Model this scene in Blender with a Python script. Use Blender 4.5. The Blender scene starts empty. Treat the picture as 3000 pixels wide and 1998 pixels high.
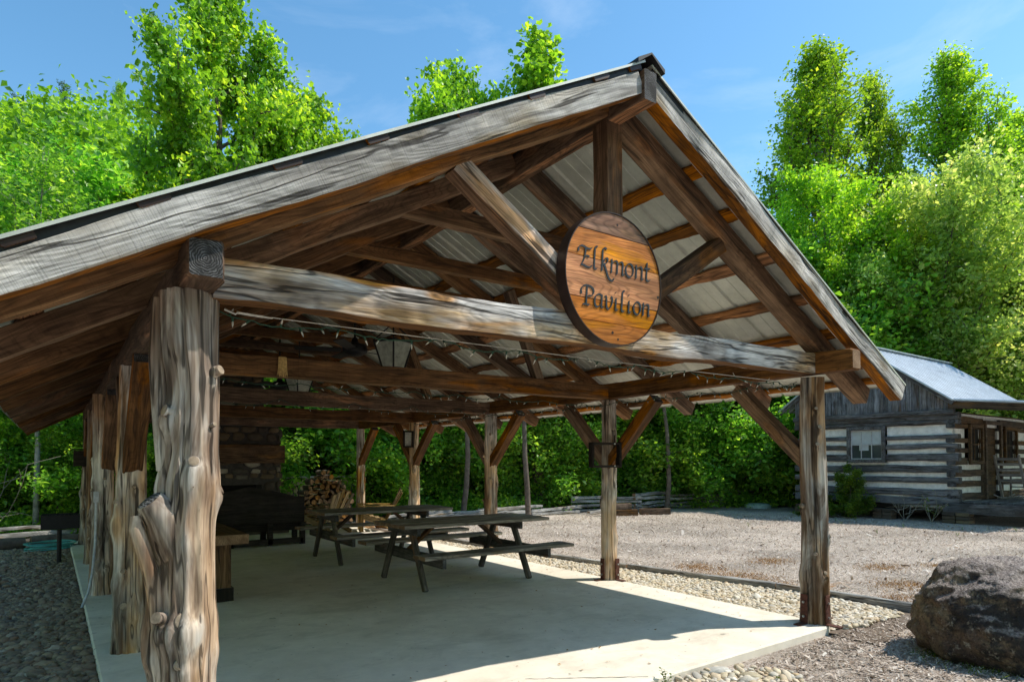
import bpy, math, random
import numpy as np
from mathutils import Vector, Matrix, noise
PI = math.pi
scene = bpy.context.scene
COL = scene.collection
rng = np.random.default_rng(7)
random.seed(7)

# ------------------------------------------------------------------ objects
def link(o, parent=None):
    COL.objects.link(o)
    if parent is not None: o.parent = parent
    return o
def tag(o, label=None, cat=None, group=None, kind=None):
    if label: o['label'] = label
    if cat: o['category'] = cat
    if group: o['group'] = group
    if kind: o['kind'] = kind
    return o
def empty(name, loc=(0, 0, 0), rz=0.0, label=None, cat=None, group=None):
    o = bpy.data.objects.new(name, None); link(o)
    o.location = loc; o.rotation_euler = (0, 0, rz); o.empty_display_size = 0.1
    return tag(o, label, cat, group)
def copy_tree(o, parent=None):
    c = o.copy(); COL.objects.link(c); c.parent = parent
    for ch in list(KIDS.get(o.name, [])):
        k = copy_tree(ch, c); KIDS.setdefault(c.name, []).append(k)
    return c
KIDS = {}
def kid(parent, o):
    if parent is not None: KIDS.setdefault(parent.name, []).append(o)

class MB:
    """collects shapes, builds ONE mesh object"""
    def __init__(s): s.v = []; s.f = []; s.m = []; s.rnd = []; s.r = 0.5
    def add(s, vs, fs, m=0):
        b = len(s.v); s.v += [tuple(p) for p in vs]; s.f += [tuple(b + i for i in f) for f in fs]
        s.m += [m] * len(fs) if isinstance(m, int) else list(m)
        s.rnd += [s.r] * len(vs)
    def box(s, c, d, rot=None, m=0, ch=0.0):
        x, y, z = d[0] / 2, d[1] / 2, d[2] / 2
        P = [(-x,-y,-z),(x,-y,-z),(x,y,-z),(-x,y,-z),(-x,-y,z),(x,-y,z),(x,y,z),(-x,y,z)]
        F = [(0,3,2,1),(4,5,6,7),(0,1,5,4),(1,2,6,5),(2,3,7,6),(3,0,4,7)]
        if ch > 0:
            P = []; c_ = ch
            for sz in (-1, 1):
                for (a, b) in ((-x+c_,-y),(x-c_,-y),(x,-y+c_),(x,y-c_),(x-c_,y),(-x+c_,y),(-x,y-c_),(-x,-y+c_)):
                    P.append((a, b, sz * (z - c_)))
            for sz in (-1, 1):
                for (a, b) in ((-x+c_,-y+c_),(x-c_,-y+c_),(x-c_,y-c_),(-x+c_,y-c_)):
                    P.append((a, b, sz * z))
            F = [(i, (i + 1) % 8, 8 + (i + 1) % 8, 8 + i) for i in range(8)]
            F += [(16,19,18,17), (20,21,22,23)]
            F += [(0,16,17,1),(2,17,18,3),(4,18,19,5),(6,19,16,7)] + [(1,17,2),(3,18,4),(5,19,6),(7,16,0)]
            F += [(8,9,21,20),(10,11,22,21),(12,13,23,22),(14,15,20,23)] + [(9,10,21),(11,12,22),(13,14,23),(15,8,20)]
        R = rot if rot is not None else Matrix.Identity(3)
        s.add([R @ Vector(p) + Vector(c) for p in P], F, m)
    def bar(s, p0, p1, w, h, up=(0, 0, 1), m=0, ch=0.003):
        p0 = Vector(p0); p1 = Vector(p1); X = (p1 - p0); L = X.length; X.normalize()
        Y = Vector(up).cross(X)
        if Y.length < 1e-4: Y = Vector((0, 1, 0)).cross(X)
        Y.normalize(); Z = X.cross(Y)
        s.box((p0 + p1) / 2, (L, w, h), Matrix((X, Y, Z)).transposed(), m, ch)
    def tube(s, pts, rad, n=8, m=0, cap=True, capm=None):
        pts = [Vector(p) for p in pts]
        if not hasattr(rad, '__len__'): rad = [rad] * len(pts)
        b = []; prev = None
        for i, p in enumerate(pts):
            t = (pts[min(i + 1, len(pts) - 1)] - pts[max(i - 1, 0)]).normalized()
            a = prev if prev is not None else (Vector((1, 0, 0)) if abs(t.x) < 0.8 else Vector((0, 1, 0)))
            u = (a - t * a.dot(t)).normalized(); w = t.cross(u); prev = u
            b += [p + (u * math.cos(2 * PI * k / n) + w * math.sin(2 * PI * k / n)) * rad[i] for k in range(n)]
        F = []
        for i in range(len(pts) - 1):
            for k in range(n):
                F.append((i * n + k, i * n + (k + 1) % n, (i + 1) * n + (k + 1) % n, (i + 1) * n + k))
        M = [m] * len(F)
        if cap:
            F.append(tuple(range(n))[::-1]); F.append(tuple((len(pts) - 1) * n + k for k in range(n)))
            M += [m if capm is None else capm] * 2
        s.add(b, F, M)
    def build(s, name, mats, parent=None, smooth=True, auto=0.7):
        me = bpy.data.meshes.new(name); me.from_pydata(s.v, [], s.f)
        if not isinstance(mats, (list, tuple)): mats = [mats]
        for k in mats: me.materials.append(k)
        me.polygons.foreach_set('material_index', s.m)
        a = me.attributes.new('rnd', 'FLOAT', 'POINT'); a.data.foreach_set('value', s.rnd)
        if smooth:
            me.polygons.foreach_set('use_smooth', [True] * len(s.f))
            me.set_sharp_from_angle(angle=auto)
        me.update()
        o = bpy.data.objects.new(name, me); link(o, parent); kid(parent, o); return o

def np_mesh(name, V, Q, mats, rnd=None, smooth=False, mi=None, k=4):
    """fast mesh of faces with k corners each"""
    me = bpy.data.meshes.new(name); nv = len(V); nf = len(Q)
    me.vertices.add(nv); me.vertices.foreach_set('co', np.asarray(V, dtype=np.float32).ravel())
    me.loops.add(nf * k); me.loops.foreach_set('vertex_index', np.asarray(Q, dtype=np.int32).ravel())
    me.polygons.add(nf); me.polygons.foreach_set('loop_start', np.arange(0, nf * k, k, dtype=np.int32))
    me.polygons.foreach_set('loop_total', np.full(nf, k, dtype=np.int32))
    if mi is not None: me.polygons.foreach_set('material_index', mi)
    me.polygons.foreach_set('use_smooth', np.full(nf, smooth, dtype=bool))
    if not isinstance(mats, (list, tuple)): mats = [mats]
    for m in mats: me.materials.append(m)
    if rnd is not None:
        a = me.attributes.new('rnd', 'FLOAT', 'POINT'); a.data.foreach_set('value', np.asarray(rnd, dtype=np.float32))
    me.update(calc_edges=True); me.validate()
    return me
def obj(name, me, parent=None, loc=(0, 0, 0)):
    o = bpy.data.objects.new(name, me); link(o, parent); o.location = loc; kid(parent, o); return o

# ------------------------------------------------------------------ materials
class NT:
    def __init__(s, name):
        s.mat = bpy.data.materials.new(name); s.mat.use_nodes = True
        s.t = s.mat.node_tree; s.n = s.t.nodes; s.l = s.t.links
        s.b = s.n['Principled BSDF']; s.out = s.n['Material Output']
    def node(s, typ, **kw):
        n = s.n.new(typ)
        for k, v in kw.items():
            if hasattr(n, k): setattr(n, k, v)
            else: n.inputs[k].default_value = v
        return n
    def lk(s, a, b): s.l.new(a, b)
    def ramp(s, fac, stops):
        r = s.n.new('ShaderNodeValToRGB'); e = r.color_ramp.elements
        while len(e) < len(stops): e.new(0.5)
        for i, (p, c) in enumerate(stops):
            e[i].position = p; e[i].color = (*c, 1) if hasattr(c, '__len__') else (c, c, c, 1)
        s.lk(fac, r.inputs[0]); return r.outputs[0]
    def mix(s, fac, a, b, mode='MIX'):
        m = s.n.new('ShaderNodeMix'); m.data_type = 'RGBA'; m.blend_type = mode
        for j, sock, v in ((0, m.inputs[0], fac), (6, m.inputs[6], a), (7, m.inputs[7], b)):
            if isinstance(v, bpy.types.NodeSocket): s.lk(v, sock)
            elif hasattr(v, '__len__'): sock.default_value = (*v, 1)
            else: sock.default_value = v if j == 0 else (v, v, v, 1)
        return m.outputs[2]
    def math(s, op, a, b=0.0):
        m = s.n.new('ShaderNodeMath'); m.operation = op
        for i, v in enumerate((a, b)):
            if isinstance(v, bpy.types.NodeSocket): s.lk(v, m.inputs[i])
            else: m.inputs[i].default_value = v
        return m.outputs[0]
    def coords(s, scale=(1, 1, 1), kind='Object', rand=True, loc=(0, 0, 0)):
        tc = s.n.new('ShaderNodeTexCoord'); v = tc.outputs[kind]
        if rand:
            oi = s.n.new('ShaderNodeObjectInfo'); mul = s.n.new('ShaderNodeVectorMath'); mul.operation = 'MULTIPLY_ADD'
            cm = s.n.new('ShaderNodeCombineXYZ')
            for i in range(3): s.lk(oi.outputs['Random'], cm.inputs[i])
            s.lk(cm.outputs[0], mul.inputs[0]); mul.inputs[1].default_value = (37.0, 53.0, 91.0)
            s.lk(v, mul.inputs[2]); v = mul.outputs[0]
        mp = s.n.new('ShaderNodeMapping'); mp.inputs['Scale'].default_value = scale; mp.inputs['Location'].default_value = loc
        s.lk(v, mp.inputs[0]); return mp.outputs[0]
    def noise(s, vec, scale=5, detail=4, rough=0.6, dist=0.0):
        n = s.n.new('ShaderNodeTexNoise'); n.inputs['Scale'].default_value = scale; n.inputs['Detail'].default_value = detail
        n.inputs['Roughness'].default_value = rough; n.inputs['Distortion'].default_value = dist
        if vec is not None: s.lk(vec, n.inputs['Vector'])
        return n.outputs['Fac']
    def vor(s, vec, scale=5, feature='F1', out='Distance', rand=1.0):
        n = s.n.new('ShaderNodeTexVoronoi'); n.feature = feature; n.inputs['Scale'].default_value = scale
        n.inputs['Randomness'].default_value = rand
        if vec is not None: s.lk(vec, n.inputs['Vector'])
        return n.outputs[out]
    def bump(s, h, strength=0.3, dist=0.01, prev=None):
        b = s.n.new('ShaderNodeBump'); b.inputs['Strength'].default_value = strength; b.inputs['Distance'].default_value = dist
        s.lk(h, b.inputs['Height'])
        if prev is not None: s.lk(prev, b.inputs['Normal'])
        return b.outputs[0]
    def fin(s, col=None, rough=0.8, bump=None, metal=0.0, spec=0.3):
        if col is not None:
            if isinstance(col, bpy.types.NodeSocket): s.lk(col, s.b.inputs['Base Color'])
            else: s.b.inputs['Base Color'].default_value = (*col, 1)
        if isinstance(rough, bpy.types.NodeSocket): s.lk(rough, s.b.inputs['Roughness'])
        else: s.b.inputs['Roughness'].default_value = rough
        s.b.inputs['Metallic'].default_value = metal; s.b.inputs['Specular IOR Level'].default_value = spec
        if bump is not None: s.lk(bump, s.b.inputs['Normal'])
        return s.mat

def wood(name, light, dark, accent, accent_amt=0.45, grey=None, grey_amt=0.5, knots=0.6, cracks=1.0, saw=0.0, bump=0.5, gs=1.0, ax='x', fig=0.45, blot=0.0, ck=0.0, wp=0.07):
    """grain runs along local axis ax"""
    def sc(a, b):
        return (a, b, b) if ax == 'x' else (b, b, a)
    t = NT(name)
    base = t.coords()
    def mp(scale):
        m = t.n.new('ShaderNodeMapping'); m.inputs['Scale'].default_value = scale; t.lk(base, m.inputs[0]); return m.outputs[0]
    # low frequency warp so that the grain wanders round the knots
    warp = t.node('ShaderNodeTexNoise', Scale=1.0, Detail=2.0); t.lk(mp(sc(1.6, 5)), warp.inputs['Vector'])
    wv = t.n.new('ShaderNodeVectorMath'); wv.operation = 'MULTIPLY_ADD'
    t.lk(warp.outputs['Color'], wv.inputs[0]); wv.inputs[1].default_value = (wp, wp, wp); t.lk(base, wv.inputs[2])
    def wm(scale):
        m = t.n.new('ShaderNodeMapping'); m.inputs['Scale'].default_value = scale; t.lk(wv.outputs[0], m.inputs[0]); return m.outputs[0]
    g1 = t.noise(wm(sc(1.3 * gs, 34 * gs)), 1.0, 4, 0.65)
    g2 = t.noise(wm(sc(2.5 * gs, 110 * gs)), 1.0, 1, 0.6)
    gr = t.math('ADD', t.math('MULTIPLY', g1, 0.7), t.math('MULTIPLY', g2, 0.3))
    c = t.ramp(gr, [(0.30, dark), (0.47, tuple(0.45 * a + 0.55 * b for a, b in zip(light, dark))), (0.62, light)])
    p = t.noise(wm(sc(0.9, 4.5)), 1.0, 3, 0.55, 0.4)
    if grey is not None:
        gm = t.ramp(t.noise(wm(sc(0.8, 3.0)), 1.0, 5, 0.6), [(0.5 - 0.25 * grey_amt - 0.02, 0.0), (0.62 - 0.25 * grey_amt, 1.0)])
        gc = t.mix(t.ramp(gr, [(0.34, 0.0), (0.6, 1.0)]), tuple(x * 0.28 for x in grey), grey)
        c = t.mix(gm, c, gc)
    am = t.ramp(p, [(0.66 - accent_amt * 0.28, 0.0), (0.78 - accent_amt * 0.28, 1.0)])
    c = t.mix(t.math('MULTIPLY', am, 0.85), c, t.mix(t.ramp(gr, [(0.35, 0.0), (0.6, 1.0)]), tuple(x * 0.4 for x in accent), accent))
    h = gr
    if knots > 0:
        kd = t.vor(wm(sc(1.5, 4.5)), 1.0)
        km = t.ramp(kd, [(0.10, 1.0), (0.22, 0.0)])
        kr = t.ramp(kd, [(0.0, 0.0), (0.05, 0.6), (0.09, 0.1), (0.13, 1.0), (0.19, 0.2)])
        kc = t.mix(kr, tuple(x * 0.25 for x in accent), tuple(x * 0.8 for x in accent))
        c = t.mix(t.math('MULTIPLY', km, knots), c, kc)
    cr = t.noise(wm(sc(0.7, 26)), 1.0, 2, 0.4)
    cm = t.ramp(cr, [(0.27 + ck, 1.0), (0.315 + ck, 0.0)])
    c = t.mix(t.math('MULTIPLY', cm, min(1.0, 0.85 * cracks)), c, (0.012, 0.009, 0.007))
    h = t.math('SUBTRACT', h, t.math('MULTIPLY', cm, 0.6 * cracks))
    lc = t.math('ABSOLUTE', t.math('SUBTRACT', t.noise(wm(sc(0.3, 5.5)), 1.0, 3, 0.55), 0.52))
    lm = t.ramp(lc, [(0.004, 1.0), (0.011, 0.0)])
    c = t.mix(t.math('MULTIPLY', lm, min(1.0, 0.75 * cracks)), c, (0.014, 0.010, 0.008))
    h = t.math('SUBTRACT', h, t.math('MULTIPLY', lm, 0.7 * cracks))
    if saw > 0:
        sw = t.noise(mp(sc(150, 6)), 1.0, 2, 0.5)
        sm = t.ramp(sw, [(0.34, 0.0), (0.44, 1.0)])
        c = t.mix(saw, c, t.mix(sm, (0.25, 0.25, 0.25), (1, 1, 1)), 'MULTIPLY')
        h = t.math('ADD', h, t.math('MULTIPLY', sw, 0.25))
    if fig > 0:
        fn = t.noise(wm(sc(0.55, 3.2)), 1.0, 2, 0.5)
        fs = t.math('ADD', t.math('MULTIPLY', t.math('SINE', t.math('MULTIPLY', fn, 240.0)), 0.5), 0.5)
        c = t.mix(fig, c, t.ramp(fs, [(0.0, 0.35), (0.35, 1.0)]), 'MULTIPLY')
        h = t.math('ADD', h, t.math('MULTIPLY', fs, 0.25))
        bl = t.ramp(t.noise(mp(sc(0.9, 3.5)), 1.0, 4, 0.7, 0.6), [(0.40, 0.30), (0.56, 1.12)])
        c = t.mix(fig, c, bl, 'MULTIPLY')
    if blot > 0:
        b1 = t.ramp(t.noise(mp(sc(0.9, 5.0)), 1.0, 5, 0.65, 0.8), [(0.41, 0.0), (0.55, 1.0)])
        c = t.mix(t.math('MULTIPLY', t.math('SUBTRACT', 1.0, b1), blot), c, t.mix(1.0, c, (0.28, 0.215, 0.17), 'MULTIPLY'))
    st = t.ramp(t.noise(mp((3, 3, 3)), 1.0, 2, 0.6), [(0.3, 0.7), (0.62, 1.15)])
    c = t.mix(1.0, c, st, 'MULTIPLY')
    oi = t.n.new('ShaderNodeObjectInfo'); hv = t.n.new('ShaderNodeHueSaturation'); t.lk(c, hv.inputs['Color'])
    t.lk(t.math('ADD', t.math('MULTIPLY', oi.outputs['Random'], 0.5), 0.78), hv.inputs['Value'])
    t.lk(t.math('ADD', t.math('MULTIPLY', t.math('FRACT', t.math('MULTIPLY', oi.outputs['Random'], 7.31)), 0.5), 0.8), hv.inputs['Saturation'])
    c = hv.outputs[0]
    return t.fin(c, 0.82, t.bump(h, bump, 0.006), spec=0.25)

def endgrain(name, light, dark):
    t = NT(name); v = t.coords((1, 1, 1), rand=False)
    w = t.node('ShaderNodeTexWave', wave_type='RINGS', rings_direction='X'); w.inputs['Scale'].default_value = 30
    w.inputs['Distortion'].default_value = 7.0; w.inputs['Detail'].default_value = 3; w.inputs['Detail Scale'].default_value = 1.4
    t.lk(v, w.inputs['Vector'])
    n = t.noise(t.coords((9, 9, 9)), 1.0, 5, 0.7)
    f = t.math('MULTIPLY', w.outputs['Fac'], t.ramp(n, [(0.38, 0.05), (0.66, 0.75)]))
    c = t.ramp(f, [(0.0, dark), (0.8, light)])
    return t.fin(c, 0.85, t.bump(f, 0.5, 0.004))

M = {}
M['rake'] = wood('grey_weathered_timber', (0.66, 0.60, 0.51), (0.20, 0.175, 0.15), (0.46, 0.35, 0.20), 0.4, grey=(0.74, 0.72, 0.69), grey_amt=0.6, knots=0.5, saw=0.3, bump=0.9, fig=0.18, ck=0.04, wp=0.04, blot=0.3)
M['brown'] = wood('sheltered_brown_timber', (0.215, 0.12, 0.066), (0.05, 0.026, 0.014), (0.50, 0.20, 0.055), 0.25, knots=0.5, cracks=0.7, saw=0.2, bump=0.5, fig=0.4)
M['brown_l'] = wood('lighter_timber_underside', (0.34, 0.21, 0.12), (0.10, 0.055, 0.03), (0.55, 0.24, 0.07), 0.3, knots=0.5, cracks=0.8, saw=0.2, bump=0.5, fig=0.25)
M['orange'] = wood('orange_bark_edge_board', (0.30, 0.14, 0.052), (0.055, 0.026, 0.012), (0.66, 0.25, 0.05), 0.7, knots=0.6, cracks=0.9, bump=0.8, fig=0.5)
M['tie'] = wood('weathered_tie_timber', (0.70, 0.53, 0.35), (0.12, 0.09, 0.07), (0.74, 0.37, 0.11), 0.5, grey=(0.76, 0.74, 0.73), grey_amt=0.42, knots=0.8, cracks=1.0, bump=1.0, fig=0.3, ck=0.05, wp=0.045, blot=0.5)
M['post'] = wood('cedar_log', (0.76, 0.54, 0.33), (0.24, 0.135, 0.07), (0.62, 0.33, 0.12), 0.5, grey=(0.78, 0.73, 0.66), grey_amt=0.25, knots=0.0, cracks=0.9, bump=0.8, gs=0.5, ax='z', fig=0.0, blot=0.9, ck=0.07, wp=0.03)
M['end_dark'] = endgrain('dark_end_grain', (0.26, 0.26, 0.27), (0.018, 0.018, 0.018))
M['end_pale'] = endgrain('pale_end_grain', (0.52, 0.36, 0.22), (0.16, 0.09, 0.05))
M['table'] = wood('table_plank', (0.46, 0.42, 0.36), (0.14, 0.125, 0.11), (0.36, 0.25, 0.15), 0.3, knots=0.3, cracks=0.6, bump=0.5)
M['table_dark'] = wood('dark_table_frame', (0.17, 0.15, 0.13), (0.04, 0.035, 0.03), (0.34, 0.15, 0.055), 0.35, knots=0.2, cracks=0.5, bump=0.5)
M['bench_dark'] = wood('near_black_wood', (0.035, 0.028, 0.022), (0.01, 0.009, 0.008), (0.05, 0.03, 0.02), 0.2, knots=0.1, bump=0.3)
M['slabwood'] = wood('heavy_table_timber', (0.23, 0.15, 0.095), (0.07, 0.04, 0.024), (0.30, 0.16, 0.07), 0.35, knots=0.5, bump=0.5)
M['sign'] = wood('varnished_sign_wood', (0.66, 0.31, 0.15), (0.28, 0.10, 0.045), (0.80, 0.36, 0.10), 0.5, knots=0.7, cracks=0.35, bump=0.15)
M['sign'].node_tree.nodes['Principled BSDF'].inputs['Roughness'].default_value = 0.36
M['cab_log'] = wood('cabin_log', (0.17, 0.155, 0.145), (0.035, 0.03, 0.028), (0.16, 0.10, 0.06), 0.25, grey=(0.22, 0.22, 0.23), grey_amt=0.5, knots=0.4, bump=1.0)
M['cab_brown'] = wood('cabin_log_brown', (0.16, 0.11, 0.07), (0.035, 0.024, 0.016), (0.2, 0.11, 0.05), 0.35, knots=0.4, bump=1.0)
M['cab_board'] = wood('gable_board', (0.21, 0.19, 0.185), (0.045, 0.04, 0.04), (0.15, 0.10, 0.07), 0.25, grey=(0.26, 0.27, 0.30), grey_amt=0.5, knots=0.3, bump=0.7, ax='z')
M['rail'] = wood('split_rail_wood', (0.42, 0.38, 0.32), (0.11, 0.09, 0.07), (0.40, 0.26, 0.13), 0.25, grey=(0.5, 0.49, 0.47), grey_amt=0.5, knots=0.2, bump=1.0)
M['firewood'] = wood('split_firewood', (0.50, 0.30, 0.15), (0.15, 0.08, 0.04), (0.62, 0.33, 0.13), 0.5, knots=0.1, bump=0.7)
M['adirondack'] = wood('yellow_chair_wood', (0.46, 0.33, 0.17), (0.17, 0.11, 0.05), (0.5, 0.33, 0.14), 0.4, knots=0.2, bump=0.3)
M['chairgrey'] = wood('grey_chair_wood', (0.40, 0.38, 0.36), (0.2, 0.18, 0.17), (0.36, 0.33, 0.3), 0.3, knots=0.1, bump=0.3)

def plain(name, col, rough=0.6, metal=0.0, spec=0.4, var=0.35, sc=20, bump=0.1):
    t = NT(name); n = t.noise(t.coords((1, 1, 1)), sc, 5, 0.65)
    c = t.ramp(n, [(0.3, tuple(x * (1 - var) for x in col)), (0.7, tuple(min(1, x * (1 + var * 0.5)) for x in col))])
    return t.fin(c, rough, t.bump(n, bump, 0.004), metal, spec)
M['cut_end'] = plain('cut_branch_end', (0.36, 0.28, 0.20), 0.85, var=0.5, sc=26, bump=0.5)
M['iron'] = plain('black_iron', (0.018, 0.018, 0.02), 0.5, 0.3)
M['rust'] = plain('rusty_bracket', (0.12, 0.045, 0.03), 0.8, 0.2, var=0.6, sc=40)
M['steel'] = plain('pale_steel', (0.6, 0.6, 0.55), 0.35, 0.8)
M['green_wire'] = plain('green_wire', (0.012, 0.06, 0.035), 0.5)
M['bulb'] = plain('clear_bulb', (0.5, 0.48, 0.42), 0.15, var=0.1)
M['lamp_glass'] = plain('frosted_lantern_glass', (0.40, 0.42, 0.36), 0.35, var=0.45, sc=14)
M['rope'] = plain('frayed_rope', (0.55, 0.36, 0.14), 0.9, var=0.5, sc=60)
M['hose'] = plain('teal_hose', (0.10, 0.42, 0.40), 0.4)
M['conduit'] = plain('pale_conduit', (0.55, 0.58, 0.62), 0.4)
M['lid'] = plain('pale_green_lid', (0.42, 0.55, 0.48), 0.6)
M['ink'] = plain('blue_black_paint', (0.022, 0.035, 0.048), 0.5, var=0.5, sc=60)
M['rim'] = plain('dark_sign_rim', (0.035, 0.018, 0.014), 0.45)
M['soot'] = plain('sooty_firebox', (0.012, 0.011, 0.01), 0.95)
M['chink'] = plain('white_chinking', (0.82, 0.82, 0.80), 0.9, var=0.25, sc=7, bump=0.5)
M['paper'] = plain('pale_panel', (0.5, 0.5, 0.44), 0.6)
M['pane'] = plain('window_glass', (0.05, 0.06, 0.07), 0.08, 0.0, 0.8, sc=2)
M['curtain'] = plain('pale_window_blind', (0.50, 0.56, 0.58), 0.5, var=0.2, sc=4)
M['muntin'] = plain('pale_muntin', (0.55, 0.56, 0.57), 0.6)

def metal_sheet(name, a, b, rough, metal, sc=3):
    t = NT(name); v = t.coords((1, 1, 1), rand=False)
    n = t.noise(v, sc, 6, 0.7); s2 = t.vor(v, 90)
    c = t.ramp(n, [(0.32, a), (0.68, b)])
    c = t.mix(0.12, c, t.ramp(s2, [(0, 0.5), (0.6, 1.0)]), 'MULTIPLY')
    st = t.ramp(t.noise(t.coords((0.6, 9, 0.6), rand=False), 1.0, 4, 0.6), [(0.35, 0.7), (0.6, 1.0)])
    c = t.mix(0.3, c, st, 'MULTIPLY')
    return t.fin(c, rough, t.bump(n, 0.15, 0.01), metal, 0.5)
M['roof'] = metal_sheet('galvanised_roof', (0.52, 0.54, 0.48), (0.76, 0.78, 0.70), 0.42, 0.3)
M['cab_roof'] = metal_sheet('blue_grey_metal_roof', (0.46, 0.51, 0.56), (0.64, 0.70, 0.76), 0.45, 0.4)
M['edge_dark'] = plain('dark_ridge_cap_gap_shade', (0.03, 0.032, 0.035), 0.5, 0.4)

def stone(name, cols, rough=0.75, sc=14):
    t = NT(name); at = t.n.new('ShaderNodeAttribute'); at.attribute_name = 'rnd'
    c = t.ramp(at.outputs['Fac'], [(i / (len(cols) - 1), k) for i, k in enumerate(cols)])
    n = t.noise(t.coords((1, 1, 1), rand=False), sc, 5, 0.65)
    c = t.mix(0.7, c, t.ramp(n, [(0.3, 0.55), (0.7, 1.1)]), 'MULTIPLY')
    return t.fin(c, rough, t.bump(n, 0.3, 0.01))
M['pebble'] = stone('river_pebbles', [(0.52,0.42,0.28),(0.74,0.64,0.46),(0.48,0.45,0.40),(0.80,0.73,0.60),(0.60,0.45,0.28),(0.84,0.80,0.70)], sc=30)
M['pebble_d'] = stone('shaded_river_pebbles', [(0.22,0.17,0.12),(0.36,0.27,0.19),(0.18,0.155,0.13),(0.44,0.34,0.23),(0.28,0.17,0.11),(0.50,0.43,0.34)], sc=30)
M['fieldstone'] = stone('chimney_fieldstone', [(0.07,0.055,0.04),(0.22,0.16,0.09),(0.10,0.07,0.05),(0.13,0.10,0.07),(0.06,0.05,0.04),(0.17,0.12,0.07),(0.05,0.045,0.04),(0.42,0.38,0.30)], sc=8)
M['flag'] = stone('sandstone_slab', [(0.40,0.33,0.22),(0.50,0.43,0.30)], sc=9)
M['palestone'] = stone('pale_cobble', [(0.52,0.50,0.46),(0.60,0.58,0.53)], sc=20)
M['block'] = stone('cream_wall_block', [(0.52,0.42,0.26),(0.60,0.50,0.33)], sc=10)
M['mortar'] = plain('dark_mortar', (0.07, 0.062, 0.055), 0.95)

def boulder_mat():
    t = NT('lichen_boulder_lit_top'); v = t.coords((1, 1, 1), rand=False)
    n = t.noise(v, 3.2, 8, 0.68); n2 = t.noise(v, 16, 8, 0.7); n3 = t.noise(v, 60, 4, 0.7)
    c = t.ramp(n, [(0.34, (0.06, 0.036, 0.028)), (0.5, (0.155, 0.10, 0.062)), (0.66, (0.27, 0.21, 0.12))])
    bl = t.ramp(t.noise(t.coords((1, 1, 1.0), rand=False, loc=(3, 1, 4)), 2.4, 7, 0.7), [(0.47, 0.0), (0.55, 1.0)])
    c = t.mix(t.math('MULTIPLY', bl, 0.9), c, (0.014, 0.013, 0.014))
    sp = t.ramp(n2, [(0.57, 0.0), (0.66, 1.0)]); c = t.mix(t.math('MULTIPLY', sp, 0.7), c, (0.42, 0.37, 0.30))
    c = t.mix(0.8, c, t.ramp(n3, [(0.35, 0.45), (0.6, 1.15)]), 'MULTIPLY')
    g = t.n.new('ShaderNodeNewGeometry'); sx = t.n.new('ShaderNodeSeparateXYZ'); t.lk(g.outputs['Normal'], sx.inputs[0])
    lit_top = t.ramp(t.math('ADD', sx.outputs[2], t.math('MULTIPLY', n2, 0.5)), [(0.80, 0.0), (1.05, 0.75)])
    c = t.mix(lit_top, c, t.mix(t.ramp(n3, [(0.4, 0.0), (0.6, 1.0)]), (0.14, 0.105, 0.09), (0.50, 0.42, 0.38)))  # sunlit top painted in: paler colour mixed onto upward faces
    pit = t.ramp(t.vor(v, 34), [(0.05, 0.0), (0.3, 1.0)]); c = t.mix(0.6, c, pit, 'MULTIPLY')
    h = t.math('ADD', t.math('ADD', t.math('MULTIPLY', n2, 0.6), t.math('MULTIPLY', n3, 0.4)), t.math('MULTIPLY', pit, 0.25))
    return t.fin(c, 0.62, t.bump(h, 1.0, 0.03), spec=0.4)
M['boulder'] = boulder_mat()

def concrete_mat():
    t = NT('pale_concrete'); v = t.coords((1, 1, 1), rand=False)
    n = t.noise(v, 1.1, 6, 0.6, 0.3); n2 = t.noise(v, 60, 4, 0.7); n3 = t.noise(v, 6, 6, 0.7)
    c = t.ramp(n, [(0.32, (0.76, 0.68, 0.56)), (0.66, (0.90, 0.83, 0.72))])
    c = t.mix(0.5, c, t.ramp(n3, [(0.3, 0.8), (0.62, 1.03)]), 'MULTIPLY')
    sp = t.ramp(t.noise(t.coords((1, 1, 1), rand=False, loc=(9, 4, 2)), 7, 3, 0.5), [(0.255, 1.0), (0.30, 0.0)])
    c = t.mix(t.math('MULTIPLY', sp, 0.6), c, (0.12, 0.115, 0.1))
    s2 = t.noise(t.coords((1.0, 1.6, 1), rand=False, loc=(2, 7, 1)), 1.7, 6, 0.7, 0.5)
    c = t.mix(t.ramp(s2, [(0.50, 0.0), (0.68, 0.32)]), c, (0.34, 0.29, 0.21))
    s3 = t.noise(t.coords((1, 1, 1), rand=False, loc=(1, 2, 8)), 24, 3, 0.5)
    c = t.mix(t.ramp(s3, [(0.27, 0.6), (0.31, 0.0)]), c, (0.16, 0.14, 0.11))
    return t.fin(c, 0.8, t.bump(t.math('ADD', n2, n3), 0.15, 0.004))
M['concrete'] = concrete_mat()

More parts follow.
